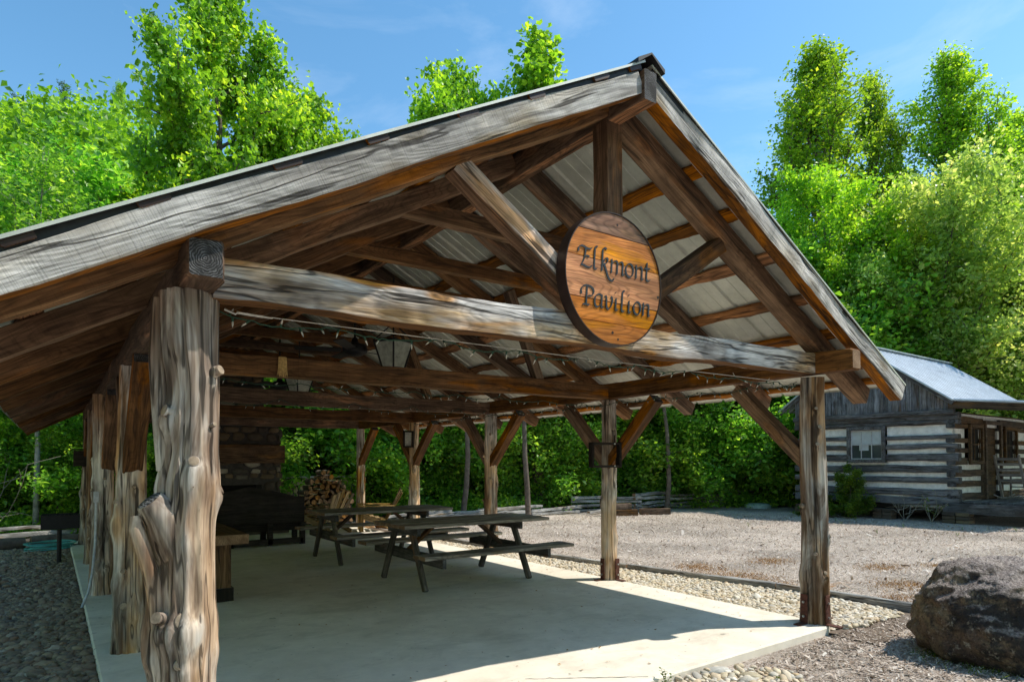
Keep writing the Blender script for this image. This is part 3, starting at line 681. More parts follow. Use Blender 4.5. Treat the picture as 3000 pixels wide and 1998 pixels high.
mb.add(V, F); mb.build('rim', [M['rim']], sg, True)
mb = MB(); disc_cut(r_ - 0.001, -r_ + .002, r_ - .002, 0.051, 0.06, mb); mb.build('backing', [M['rim']], sg, False)
# broad-pen lettering: every glyph is a set of pen strokes (x, z) in units of the x-height
def bez(p, n=12):
    out = []
    for i in range(n + 1):
        t = i / n; a = (1 - t) ** 3; b = 3 * (1 - t) ** 2 * t; c = 3 * (1 - t) * t * t; d = t ** 3
        out.append((a * p[0][0] + b * p[1][0] + c * p[2][0] + d * p[3][0], a * p[0][1] + b * p[1][1] + c * p[2][1] + d * p[3][1]))
    return out
def arc(cx, cz, rx, rz, a0, a1, n=18):
    return [(cx + rx * math.cos(math.radians(a0 + (a1 - a0) * i / n)), cz + rz * math.sin(math.radians(a0 + (a1 - a0) * i / n))) for i in range(n + 1)]
nstroke = [0.04, 0.10, 0.10]
G = {
 'n': (0.80, [[(0.02, 0.86), (0.12, 1.0), (0.14, 0.9), (0.14, 0.0)], bez([(0.14, 0.62), (0.3, 0.98), (0.62, 1.12), (0.62, 0.72)]) + [(0.62, 0.1)] + bez([(0.62, 0.1), (0.62, 0.0), (0.70, 0.02), (0.78, 0.14)])]),
 'm': (1.22, [[(0.02, 0.86), (0.12, 1.0), (0.14, 0.9), (0.14, 0.0)], bez([(0.14, 0.62), (0.3, 0.98), (0.58, 1.12), (0.58, 0.72)]) + [(0.58, 0.0)], bez([(0.58, 0.62), (0.72, 0.98), (1.02, 1.12), (1.02, 0.72)]) + [(1.02, 0.1)] + bez([(1.02, 0.1), (1.02, 0.0), (1.10, 0.02), (1.20, 0.14)])]),
 'o': (0.78, [arc(0.36, 0.5, 0.31, 0.5, 60, 420, 28)]),
 't': (0.58, [[(0.22, 1.4), (0.22, 0.25)] + bez([(0.22, 0.25), (0.22, -0.02), (0.38, -0.04), (0.55, 0.16)]), [(0.0, 0.93), (0.5, 0.98)]]),
 'l': (0.60, [bez([(0.30, 1.60), (0.24, 1.72), (0.13, 1.66), (0.14, 1.4)]) + [(0.14, 0.25)] + bez([(0.14, 0.25), (0.14, -0.02), (0.26, -0.04), (0.38, 0.12)])]),
 'k': (0.74, [bez([(0.42, 1.62), (0.3, 1.78), (0.12, 1.7), (0.14, 1.4)]) + [(0.14, 0.0)], bez([(0.16, 0.5), (0.3, 1.1), (0.62, 1.1), (0.54, 0.78)]) + bez([(0.54, 0.78), (0.46, 0.55), (0.3, 0.56), (0.2, 0.5)]), bez([(0.26, 0.52), (0.5, 0.2), (0.55, -0.45), (0.85, -0.55)]) + bez([(0.85, -0.55), (1.0, -0.6), (1.12, -0.5), (1.05, -0.38)])]),
 'a': (0.82, [bez([(0.62, 0.92), (0.4, 1.12), (0.06, 1.0), (0.05, 0.5)]) + bez([(0.05, 0.5), (0.05, -0.08), (0.36, -0.1), (0.60, 0.32)]), [(0.62, 1.0), (0.62, 0.15)] + bez([(0.62, 0.15), (0.62, 0.0), (0.70, 0.0), (0.80, 0.14)])]),
 'v': (0.84, [bez([(0.0, 0.88), (0.14, 1.1), (0.2, 0.9), (0.2, 0.5)]) + bez([(0.2, 0.5), (0.2, -0.05), (0.36, -0.1), (0.5, 0.12)]) + bez([(0.5, 0.12), (0.72, 0.42), (0.74, 0.9), (0.55, 1.0)])]),
 'i': (0.52, [[(0.13, 0.95), (0.14, 0.9), (0.14, 0.15)] + bez([(0.14, 0.15), (0.14, 0.0), (0.24, 0.0), (0.36, 0.14)]), [(0.06, 1.36), (0.14, 1.47)]]),
 'E': (1.05, [bez([(0.0, 1.05), (-0.12, 1.35), (0.15, 1.55), (0.42, 1.42)]) + bez([(0.42, 1.42), (0.7, 1.3), (0.85, 1.35), (0.98, 1.48)]), bez([(0.5, 1.36), (0.5, 0.9), (0.44, 0.5), (0.22, 0.12)]), bez([(0.22, 0.12), (0.4, 0.2), (0.6, -0.08), (0.95, 0.08)]) + [(1.0, 0.22)], [(0.42, 0.78), (0.62, 0.83), (0.78, 0.78)]]),
 'P': (1.05, [bez([(0.05, 0.82), (-0.15, 1.1), (0.1, 1.6), (0.55, 1.5)]) + bez([(0.55, 1.5), (1.15, 1.45), (1.12, 0.72), (0.56, 0.72)]), [(0.44, 1.46), (0.44, 0.12)], bez([(0.16, 0.0), (0.3, 0.14), (0.5, 0.02), (0.68, 0.06)])]),
}
def letters(text, x0, z0, size, widthto):
    adv = sum(G[c][0] for c in text); sx = widthto / adv
    x = x0; nib = math.radians(42); nw = 0.0125
    sl_ = 0.13
    for ci, ch_ in enumerate(text):
        mb = MB()
        for si, st in enumerate(G[ch_][1]):
            pts = [(x + px * sx + sl_ * pz * size * 0.6, z0 + pz * size) for px, pz in st]
            y = -0.0035 - 0.0006 * si - 0.0002 * ci
            V = []; F = []
            for i, (a, b) in enumerate(pts):
                q = pts[min(i + 1, len(pts) - 1)]; p = pts[max(i - 1, 0)]; tx, tz = q[0] - p[0], q[1] - p[1]; L = math.hypot(tx, tz) or 1
                px_, pz_ = -tz / L, tx / L; nx, nz_ = math.cos(nib) * nw / 2, math.sin(nib) * nw / 2
                sg_ = 1 if nx * px_ + nz_ * pz_ > 0 else -1
                ox, oz = nx * sg_ + px_ * 0.0022, nz_ * sg_ + pz_ * 0.0022
                V += [(a + ox, y, b + oz), (a - ox, y, b - oz), (a + ox, 0.002, b + oz), (a - ox, 0.002, b - oz)]
            for i in range(len(pts) - 1):
                j = i * 4; F += [(j, j + 4, j + 5, j + 1), (j, j + 2, j + 6, j + 4), (j + 1, j + 5, j + 7, j + 3)]
            F += [(0, 1, 3, 2), (len(V) - 4, len(V) - 2, len(V) - 1, len(V) - 3)]
            mb.add(V, F)
        mb.build('letter', [M['ink']], sg, False)
        x += G[ch_][0] * sx
letters('Elkmont', -0.335, 0.035, 0.092, 0.67)
letters('Pavilion', -0.315, -0.21, 0.086, 0.645)
for (a, b, rr_) in ((0.02, 0.37, 0.008), (0.02, -0.40, 0.008), (-0.03, -0.36, 0.01), (0.415, -0.06, 0.011)):
    mb = MB(); mb.tube([(a, -0.0015, b), (a, 0.004, b)], rr_, 12); mb.build('bolt', [M['rim']], sg)
# ------------------------------------------------------------------ ground, slab, beds
def hill(x, y):
    d = y - 15 + 0.10 * x
    t = min(1, max(0, (26 - x) / 34)); t = t * t * (3 - 2 * t)
    return max(0.0, d) ** 1.15 * 0.30 * t + 0.03 * max(0, y - 14) * (y > 14)
xs = np.concatenate([np.linspace(-900, -60, 15), np.linspace(-55, 70, 84), np.linspace(80, 900, 15)]); ys = np.concatenate([np.linspace(-900, -40, 12), np.linspace(-35, 100, 90), np.linspace(110, 900, 12)])
V = [(x, y, -0.075 + min(hill(x, y), 34)) for y in ys for x in xs]; nx = len(xs)
F = [(j * nx + i, j * nx + i + 1, (j + 1) * nx + i + 1, (j + 1) * nx + i) for j in range(len(ys) - 1) for i in range(nx - 1)]
mb = MB(); mb.add(V, F); tag(mb.build('ground', [M['mulch']], None, True, 3.0), kind='structure')
mb = MB()
sl = [(-0.20, -0.16), (2.4, -0.175), (4.6, -0.15), (5.20, -0.14), (5.275, -0.11), (5.30, -0.04), (5.29, 2.4), (5.27, 6.0), (5.25, 11.9), (-0.22, 11.9), (-0.20, 6.0)]
k = len(sl); V = [(x, y, 0) for x, y in sl] + [(x + (0.012 if x > 2 else -0.012), y - 0.012 * (y < 1), -0.015) for x, y in sl] + [(x + (0.014 if x > 2 else -0.014), y - 0.014 * (y < 1), -0.20) for x, y in sl]
F = [tuple(range(k))] + [(i, k + i, k + (i + 1) % k, (i + 1) % k) for i in range(k)] + [(k + i, 2 * k + i, 2 * k + (i + 1) % k, k + (i + 1) % k) for i in range(k)]
mb.add(V, F); tag(mb.build('concrete_slab', [M['concrete']], None, False), kind='structure')
# hairline crack in the slab
mb = MB(); pts = []
for i in range(26):
    t = i / 25; pts.append((2.15 + 0.72 * t + 0.015 * noise.noise(Vector((i * .7, 0, 0))), 0.32 - 0.46 * t + 0.02 * noise.noise(Vector((i * .9, 5, 0)))))
V = []; 
for i, (a, b) in enumerate(pts): wv = 0.0022 * (0.6 + 0.8 * random.random()); V += [(a - wv, b - wv, 0.003), (a + wv, b + wv, 0.003)]
mb.add(V, [(2 * i, 2 * i + 1, 2 * i + 3, 2 * i + 2) for i in range(25)]); tag(mb.build('slab_crack', [M['soot']], None, False), kind='structure')
def flat(name, poly, z, mat):
    mb = MB(); mb.add([(x, y, z) for x, y in poly], [tuple(range(len(poly)))]); return tag(mb.build(name, [mat], None, False), kind='structure')
flat('gravel_bed', [(5.2, -0.6), (6.75, -0.35), (6.75, 0.6), (6.2, 3.3), (5.98, 4.4), (5.6, 12.2), (5.2, 12.2)], -0.058, M['bed'])
flat('gravel_bed', [(-3.6, -1.8), (-0.1, -1.8), (-0.1, 11.6), (-3.8, 10.2)], -0.058, M['bed'])

def ico(sub=1):
    t = (1 + 5 ** .5) / 2
    v = [(-1,t,0),(1,t,0),(-1,-t,0),(1,-t,0),(0,-1,t),(0,1,t),(0,-1,-t),(0,1,-t),(t,0,-1),(t,0,1),(-t,0,-1),(-t,0,1)]
    f = [(0,11,5),(0,5,1),(0,1,7),(0,7,10),(0,10,11),(1,5,9),(5,11,4),(11,10,2),(10,7,6),(7,1,8),(3,9,4),(3,4,2),(3,2,6),(3,6,8),(3,8,9),(4,9,5),(2,4,11),(6,2,10),(8,6,7),(9,8,1)]
    v = [np.array(p) / np.linalg.norm(p) for p in v]
    for _ in range(sub):
        c = {}; nf = []
        def md(a, b):
            q = (min(a, b), max(a, b))
            if q not in c: p = (v[a] + v[b]); v.append(p / np.linalg.norm(p)); c[q] = len(v) - 1
            return c[q]
        for a, b, d in f:
            x, y, z = md(a, b), md(b, d), md(d, a); nf += [(a, x, z), (b, y, x), (d, z, y), (x, y, z)]
        f = nf
    return np.array(v), np.array(f)
IV0, IF0 = ico(0); IV, IF = ico(1); IV3, IF3 = ico(3); IV6, IF6 = ico(5)
def pebbles(name, P, size, mat, label, cat, seed=1, low=False, zf=0.55):
    r = np.random.default_rng(seed); n = len(P); bv, bf = (IV0, IF0) if low else (IV, IF)
    k = len(bv); sc = size * np.exp(r.normal(0, 0.28, n))
    a = r.uniform(0, 2 * PI, n); ca, sa = np.cos(a), np.sin(a)
    jit = 1 + r.normal(0, 0.10, (n, k))
    B_ = bv[None] * jit[..., None]
    B_ = B_ * np.stack([sc, sc * r.uniform(.55, .9, n), sc * r.uniform(zf * .7, zf * 1.2, n)], 1)[:, None, :]
    tl = r.normal(0, 0.25, n)[:, None]; z = B_[..., 2] + B_[..., 0] * tl
    x = B_[..., 0] * ca[:, None] - B_[..., 1] * sa[:, None]; y = B_[..., 0] * sa[:, None] + B_[..., 1] * ca[:, None]
    V = np.stack([x, y, z], 2) + P[:, None, :]
    Fc = (bf[None] + (np.arange(n) * k)[:, None, None]).reshape(-1, 3)
    me = np_mesh(name, V.reshape(-1, 3), Fc, mat, np.repeat(r.uniform(0, 1, n), k), True, None, 3)
    o = obj(name, me); return tag(o, label, cat, kind='stuff')
def in_poly(P, poly):
    x, y = P[:, 0], P[:, 1]; ins = np.zeros(len(P), bool); n = len(poly)
    for i in range(n):
        x1, y1 = poly[i]; x2, y2 = poly[(i + 1) % n]
        c = ((y1 > y) != (y2 > y)) & (x < (x2 - x1) * (y - y1) / (y2 - y1 + 1e-9) + x1); ins ^= c
    return ins
def scatter(poly, n, z, zj, seed):
    r = np.random.default_rng(seed); a = np.array(poly); lo, hi = a.min(0), a.max(0)
    P = r.uniform(lo, hi, (n, 2)); P = P[in_poly(P, poly)]
    return np.column_stack([P, z + r.uniform(0, zj, len(P))])
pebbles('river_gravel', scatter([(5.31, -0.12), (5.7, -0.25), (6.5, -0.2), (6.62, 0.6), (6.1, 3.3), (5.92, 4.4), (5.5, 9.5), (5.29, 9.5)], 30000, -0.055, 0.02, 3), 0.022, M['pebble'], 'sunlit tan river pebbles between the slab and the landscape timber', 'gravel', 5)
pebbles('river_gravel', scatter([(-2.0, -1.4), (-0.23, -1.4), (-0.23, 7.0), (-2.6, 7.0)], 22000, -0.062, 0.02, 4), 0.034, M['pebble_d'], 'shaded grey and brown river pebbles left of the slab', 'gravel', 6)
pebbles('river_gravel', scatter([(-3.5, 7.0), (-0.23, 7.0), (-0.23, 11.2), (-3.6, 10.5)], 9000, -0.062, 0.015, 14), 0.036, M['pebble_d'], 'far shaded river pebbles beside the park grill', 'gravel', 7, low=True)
pebbles('small_cobbles', scatter([(2.2, -0.2), (3.5, -0.19), (3.75, -0.32), (3.9, -0.6), (3.2, -1.4), (1.5, -1.2)], 1700, -0.06, 0.02, 8), 0.028, M['pebble'], 'pale pebbles and cobbles heaped at the front edge of the slab', 'gravel', 8)
# mulch chips: slivers lying on the yard
def chips(poly, n, L, seed, mat, label, bias=0.0):
    r = np.random.default_rng(seed); P = scatter(poly, n, -0.068, 0.012, seed); n = len(P)
    a = r.uniform(0, PI, n); l = L * np.exp(r.normal(0, .5, n)); w_ = l * r.uniform(.12, .35, n)
    dx, dy = np.cos(a) * l, np.sin(a) * l; px, py = -np.sin(a) * w_, np.cos(a) * w_; t1 = r.normal(0, .35, n) * l; t2 = r.normal(0, .3, n) * w_
    V = np.stack([P + np.stack([sx * dx + sy * px, sx * dy + sy * py, sx * t1 + sy * t2 + 0.004], 1) for sx, sy in ((-1, -1), (1, -1), (1, 1), (-1, 1))], 1)
    me = np_mesh('mulch_chips', V.reshape(-1, 3), np.arange(4 * n).reshape(-1, 4), mat, np.repeat(r.uniform(0, 1, n), 4))
    tag(obj('mulch_chips', me), label, 'mulch', kind='stuff')
M['chip'] = stone('mulch_chip', [(0.26, 0.18, 0.13), (0.52, 0.42, 0.34), (0.74, 0.65, 0.57), (0.40, 0.29, 0.21), (0.84, 0.78, 0.70)], 0.9, 20)
chips([(2.6, -0.35), (5.3, -0.2), (7.2, -0.3), (6.9, -2.6), (2.4, -2.6)], 42000, 0.0095, 21, M['chip'], 'brown mulch chips in front of the slab around the boulder')
chips([(6.7, -0.6), (6.75, 0.6), (6.3, 3.3), (6.05, 4.5), (6.5, 10.5), (12, 10.8), (17.5, 7), (17.5, 1), (12, -1.5)], 110000, 0.011, 22, M['chip'], 'pinkish grey mulch chips covering the yard beside the pavilion')
# orange dry grass patches
def tufts(name, spots, n, h_, mat, label, seed):
    r = np.random.default_rng(seed); Vs = []; 
    for (x, y, rx_, ry_) in spots:
        k = int(n * rx_ * ry_ * 30); p = r.normal(0, 1, (k, 2)) * [rx_ * .5, ry_ * .5] + [x, y]
        a = r.uniform(0, 2 * PI, k); hh = h_ * r.uniform(.4, 1.2, k); lean = r.normal(0, .8, (k, 2)) * hh[:, None]
        b = np.column_stack([p, np.full(k, -0.07)]); wv = np.column_stack([np.cos(a), np.sin(a), np.zeros(k)]) * 0.004
        t = b + np.column_stack([lean, hh]); Vs.append(np.stack([b - wv, b + wv, t], 1))
    V = np.concatenate(Vs); k = len(V)
    me = np_mesh(name, V.reshape(-1, 3), np.arange(3 * k).reshape(-1, 3), mat, np.repeat(r.uniform(0, 1, k), 3), k=3)
    tag(obj(name, me), label, 'grass', kind='stuff')
M['drygrass'] = stone('orange_dry_grass', [(0.40, 0.19, 0.05), (0.55, 0.30, 0.08), (0.34, 0.17, 0.06)], 0.9, 5)
tufts('dry_grass', [(7.0, 2.0, .5, .7), (6.9, 1.1, .3, .5), (7.25, 2.9, .35, .4), (8.6, 2.6, .5, .3), (8.2, 0.5, .5, .35), (7.8, -0.1, .5, .25), (9.4, 1.3, .5, .3), (7.3, 0.2, .4, .2), (10.2, 0.9, .3, .2)], 190, 0.03, M['drygrass'], 'flattened orange dry grass patches on the mulch yard', 31)

tufts('dry_grass', [(5.25, -1.0, .25, .2), (5.15, -1.35, .2, .2), (5.5, -1.95, .3, .15)], 120, 0.05, M['shrub'], 'sparse green grass blades at the foot of the boulder', 33)
# bits of leaf litter blown on to the slab
def litter(poly, n, z, sz, seed, mat, label):
    r = np.random.default_rng(seed); P = scatter(poly, n, z, 0.002, seed); n = len(P); a = r.uniform(0, 2 * PI, n); s_ = sz * r.uniform(.5, 1.5, n)
    V = np.stack([P + np.stack([np.cos(a + k * PI / 2) * s_ * (1 if k % 2 else .6), np.sin(a + k * PI / 2) * s_ * (1 if k % 2 else .6), r.uniform(0, .5, n) * s_], 1) for k in range(4)], 1)
    tag(obj('leaf_litter', np_mesh('leaf_litter', V.reshape(-1, 3), np.arange(4 * n).reshape(-1, 4), mat, np.repeat(r.uniform(0, 1, n), 4))), label, 'leaf litter', kind='stuff')
litter([(0.3, -0.12), (5.1, -0.12), (5.2, 8), (0.3, 8)], 170, 0.003, 0.012, 51, M['drygrass'], 'tiny dry leaf scraps and grit scattered over the concrete slab')
litter([(4.9, -0.12), (5.26, -0.05), (5.26, 9), (5.0, 9)], 150, 0.003, 0.012, 52, M['pebble'], 'grit and small pebbles kicked on to the right edge of the slab')
# landscape timber
lt = empty('landscape_timber', (0, 0, 0), 0, 'long weathered landscape timber edging the sunlit pebble strip', 'timber edging')
for a, b in (((6.70, -0.28), (6.58, 1.2)), ((6.58, 1.22), (6.18, 3.25)), ((6.17, 3.27), (5.93, 5.0)), ((5.93, 5.02), (5.62, 8.2))):
    beam('timber', (*a, -0.02), (*b, -0.02), 0.09, 0.10, [M['rail'], M['end_pale']], lt, wob=0.006)

# boulder
def rock(name, c, dims, rz, mat, seed, amp=0.2, sub=IV3, fc=IF3, flat_=-0.3, parent=None, shaper=None):
    V = []; s0 = seed * 7.7
    for p in sub:
        v = Vector(p); d = 1 + amp * noise.fractal(v * 0.9 + Vector((s0, 0, 0)), 0.9, 2.1, 6) + amp * .35 * noise.fractal(v * 3.2 + Vector((0, s0, 0)), 0.8, 2.1, 5)
        d += amp * 0.10 * noise.fractal(v * 11 + Vector((0, s0, 3)), 0.7, 2.1, 4)
        if shaper: d *= shaper(v)
        q = v * d; q.z = max(q.z, flat_) if flat_ is not None else q.z
        V.append((q.x * dims[0], q.y * dims[1], q.z * dims[2]))
    me = np_mesh(name, np.array(V), fc, mat, np.full(len(V), random.random()), True, None, 3)
    o = obj(name, me, parent); o.location = c; o.rotation_euler = (0, 0, rz); return o
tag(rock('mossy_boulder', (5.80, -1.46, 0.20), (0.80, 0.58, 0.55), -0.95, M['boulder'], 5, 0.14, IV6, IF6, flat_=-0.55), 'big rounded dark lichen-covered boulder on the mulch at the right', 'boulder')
for i, (x, y, sx, sy, sz, rz, mt, lb) in enumerate([
    (3.46, -0.255, 0.105, 0.06, 0.04, -0.5, 'palestone', 'smooth pale oval cobble beside the front edge of the slab'),
    (3.56, -0.47, 0.085, 0.055, 0.035, -0.6, 'flag', 'smaller tan cobble beside the pale oval one'),
    (3.05, -0.53, 0.22, 0.16, 0.045, -0.3, 'flag', 'broad flat brown sandstone slab among pebbles at the bottom edge'),
    (6.0, -0.06, 0.17, 0.11, 0.025, 0.3, 'flag', 'flat tan flagstone nearest the front right post'),
    (6.32, -0.13, 0.15, 0.12, 0.02, 0.9, 'flag', 'middle flat flagstone in front of the landscape timber'),
    (6.55, -0.48, 0.17, 0.14, 0.03, 0.2, 'flag', 'greenish flat flagstone against the boulder')]):
    tag(rock('flagstone' if mt == 'flag' else 'cobble', (x, y, -0.05), (sx, sy, sz), rz, M[mt], 30 + i, 0.16, flat_=None), lb, 'stone')
# little weeds
def weed(x, y, h_, seed, label):
    r = random.Random(seed); mb = MB(); root = empty('weed', (x, y, -0.06), 0, label, 'weed'); lf = MB()
    for s_ in range(4):
        a = r.uniform(0, 6.28); t = Vector((math.cos(a) * h_ * .35, math.sin(a) * h_ * .35, h_ * r.uniform(.6, 1)))
        mb.tube([(0, 0, 0), t * .5 + Vector((0, 0, .01)), t], [0.002, .0015, .001], 5)
        for q in range(7):
            b = t * (0.35 + 0.65 * q / 6); an = r.uniform(0, 6.28); l = h_ * .22; d = Vector((math.cos(an), math.sin(an), .3)) * l; pz = Vector((-math.sin(an), math.cos(an), 0)) * l * .35
            lf.r = r.random(); lf.add([b, b + d * .5 + pz, b + d, b + d * .5 - pz], [(0, 1, 2, 3)])
    mb.build('stem', [M['shrub']], root); lf.build('leaves', [M['shrub']], root, False)
weed(2.93, -0.24, 0.12, 1, 'tiny green seedling at the crack in the slab edge'); weed(2.62, -0.30, 0.09, 2, 'low green weed tuft left of the tiny seedling'); weed(3.66, -0.62, 0.05, 3, 'single small sprout in the mulch right of the cobbles')

for i, (x, y) in enumerate([(15.5, 3.6), (16.0, 2.6), (14.6, 2.2), (15.2, 4.9), (13.8, 3.4), (16.6, 1.8), (12.9, 5.9), (15.9, 5.4)]):
    weed(x, y, 0.10, 60 + i, 'tiny green sprout in the mulch yard in front of the cabin')
for o in list(COL.objects):
    if o.get('label') == 'tiny green sprout in the mulch yard in front of the cabin': o['group'] = 'sprouts in the yard'
# ------------------------------------------------------------------ picnic tables
def picnic(cx, cy, label, rz=0):
    t = empty('picnic_table', (cx, cy, 0), rz, label, 'picnic table', 'picnic tables under the roof')
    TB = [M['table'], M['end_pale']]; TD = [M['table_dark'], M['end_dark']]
    for i in range(5): beam('top_plank', (-1.06, -0.36 + i * 0.18, 0.728), (1.06 + random.uniform(-.01, .01), -0.36 + i * 0.18, 0.728), 0.172, 0.04, TB, t, wob=0.002)
    for s_ in (-1, 1):
        for q in (-0.07, 0.075): beam('bench_plank', (-1.06, s_ * 0.80 + q, 0.43), (1.06, s_ * 0.80 + q, 0.43), 0.138, 0.04, TB, t, wob=0.002)
    for x in (-0.86, 0.62):
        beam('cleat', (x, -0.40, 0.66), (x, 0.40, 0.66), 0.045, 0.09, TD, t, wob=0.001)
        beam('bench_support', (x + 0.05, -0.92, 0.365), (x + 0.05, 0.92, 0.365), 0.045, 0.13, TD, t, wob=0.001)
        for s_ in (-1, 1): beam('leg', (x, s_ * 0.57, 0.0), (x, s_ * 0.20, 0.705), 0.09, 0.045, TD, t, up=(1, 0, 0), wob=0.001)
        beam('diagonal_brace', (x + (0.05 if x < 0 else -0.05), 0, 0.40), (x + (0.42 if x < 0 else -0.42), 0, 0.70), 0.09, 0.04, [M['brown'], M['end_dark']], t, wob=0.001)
    return t
picnic(3.84, 3.90, 'nearest weathered picnic table with a long bench pointing at the second right post')
picnic(3.74, 6.27, 'picnic table behind the nearest one, in front of the firewood')
# heavy plank table left
t = empty('heavy_timber_table', (0.74, 4.5, 0), 0, 'massive low timber work table partly behind the thick front left post', 'table')
beam('top', (0.0, -0.80, 0.70), (0.0, 1.0, 0.70), 0.82, 0.10, [M['slabwood'], M['end_pale']], t, wob=0.003, label=None)
for y in (-0.22, 0.75):
    for x in (-0.26, 0.22):
        beam('leg', (x, y, 0.14), (x, y, 0.65), 0.24, 0.24, [M['slabwood'], M['end_dark']], t, up=(0, 1, 0)); beam('foot', (x, y, 0.0), (x, y, 0.14), 0.29, 0.29, [M['bench_dark'], M['end_dark']], t, up=(0, 1, 0))
# dark settle with an arched back
t = empty('arched_back_settle', (2.30, 8.55, 0), 0, 'long near-black settle with an arched back facing the fireplace', 'bench')
BD = [M['bench_dark']]
mb = MB(); n = 24; V = []
for i in range(n + 1):
    x = -0.95 + 1.9 * i / n; zt = 0.86 + 0.19 * max(0, 1 - abs(x - 0.0) / 0.8) ** 0.8
    V += [(x, -0.03, 0.42), (x, -0.03, zt), (x, 0.03, zt), (x, 0.03, 0.42)]
mb.add(V, [(i * 4 + j, i * 4 + (j + 1) % 4, i * 4 + 4 + (j + 1) % 4, i * 4 + 4 + j) for i in range(n) for j in range(4)] + [(0, 3, 2, 1), (n * 4, n * 4 + 1, n * 4 + 2, n * 4 + 3)]); mb.build('backrest', BD, t)
mb = MB(); mb.box((0, 0.25, 0.42), (1.9, 0.5, 0.06), ch=.005); mb.build('seat', BD, t)
for x in (-0.92, -0.3, 0.35, 0.92):
    for y in (0, 0.46): mb = MB(); mb.box((x, y, 0.2), (0.09, 0.08, 0.4), ch=.004); mb.build('leg', BD, t)
mb = MB(); mb.box((0, 0.0, 0.07), (1.86, 0.08, 0.10), ch=.004); mb.build('stretcher', BD, t)
for x in (-0.95, 0.95): mb = MB(); mb.box((x, 0.25, 0.64), (0.07, 0.52, 0.05), ch=.004); mb.build('armrest', BD, t)
mb = MB(); mb.box((0, 0.25, 0.32), (1.8, 0.44, 0.13), ch=.004); mb.build('apron', BD, t)

# ------------------------------------------------------------------ fireplace
fp = empty('stone_fireplace', (2.63, 11.0, 0), 0, 'dark fieldstone fireplace and chimney with a thick timber mantel at the back of the pavilion', 'fireplace')
mb = MB()
hw = 0.885
def cham(mb, x0, x1, y0, y1, z0, z1, m=0): mb.box(((x0 + x1) / 2, (y0 + y1) / 2, (z0 + z1) / 2), (x1 - x0, y1 - y0, z1 - z0), m=m)
cham(mb, -hw, -0.52, 0.06, 0.8, 0, 1.0); cham(mb, 0.52, hw, 0.06, 0.8, 0, 1.0); cham(mb, -hw, hw, 0.061, 0.8, 1.0, 2.15); cham(mb, -0.515, 0.515, 0.55, 0.79, 0, 1.0, 1)
V = []
for (hx, z) in ((hw, 2.15), (hw - 0.03, 2.22), (hw - .12, 2.34), (0.58, 2.6), (0.54, 2.7), (0.53, 5.3)): V += [(-hx, 0.062, z), (hx, 0.062, z), (hx, 0.80, z), (-hx, 0.80, z)]
mb.add(V, [(i * 4 + j, i * 4 + (j + 1) % 4, i * 4 + 4 + (j + 1) % 4, i * 4 + 4 + j) for i in range(5) for j in range(4)] + [(20, 21, 22, 23)])
mb.build('chimney_core', [M['mortar'], M['soot']], fp, False)
def stones(mb, x0, x1, z0, z1, fx, seed, sz=0.2, side=False):
    r = random.Random(seed); z = z0
    while z < z1 - 0.05:
        h_ = min(r.uniform(.6, 1.3) * sz, z1 - z)
        lim = fx(z + h_ / 2); x = -lim
        while x < lim - 0.05:
            w_ = min(r.uniform(.6, 2.0) * sz, lim - x); cx, cz = x + w_ / 2, z + h_ / 2 + r.uniform(-.035, .035); n = 11; d = r.uniform(.02, .07); q0 = r.uniform(.55, 1.0)
            if not (abs(cx) < 0.52 + w_ * .3 and cz < 1.0):
                ring = []
                for k in range(n):
                    a = 2 * PI * k / n + r.uniform(-.2, .2); q = 1 / max(abs(math.cos(a)), abs(math.sin(a))) ** q0 * r.uniform(.78, 1.03)
                    ring.append((cx + math.cos(a) * w_ / 2 * q * .93, cz + math.sin(a) * h_ / 2 * q * .93))
                V = [(a, 0.07, b) for a, b in ring] + [(cx + (a - cx) * .93, 0.06 - d * .6, cz + (b - cz) * .93) for a, b in ring] + [(cx + (a - cx) * .6, 0.06 - d, cz + (b - cz) * .6) for a, b in ring]
                F = [(k, (k + 1) % n, n + (k + 1) % n, n + k) for k in range(n)] + [(n + k, n + (k + 1) % n, 2 * n + (k + 1) % n, 2 * n + k) for k in range(n)] + [tuple(range(2 * n, 3 * n))]
                if side: V = [(hw_ + (0.06 - b) + 0.0, 0.43 + a * .4, c) for a, b, c in V for hw_ in (fx(cz),)]
                mb.r = r.random(); mb.add(V, F)
            x += w_
        z += h_
mb = MB(); fxx = lambda z: hw if z < 2.2 else max(0.53, hw - (z - 2.2) * .8)
stones(mb, -hw, hw, 0, 5.3, fxx, 3, 0.21); stones(mb, -hw, hw, 0, 2.2, lambda z: hw, 4, 0.2, True); mb.build('stone_facing', [M['fieldstone']], fp, True, 1.2)
beam('mantel', (-0.98, -0.06, 1.65), (0.93, -0.06, 1.65), 0.22, 0.38, [M['slabwood'], M['end_dark']], fp, wob=0.008)
mb = MB(); mb.box((0, -0.2, 0.05), (1.9, 0.5, 0.10), ch=.01); mb.build('hearth', [M['fieldstone']], fp)

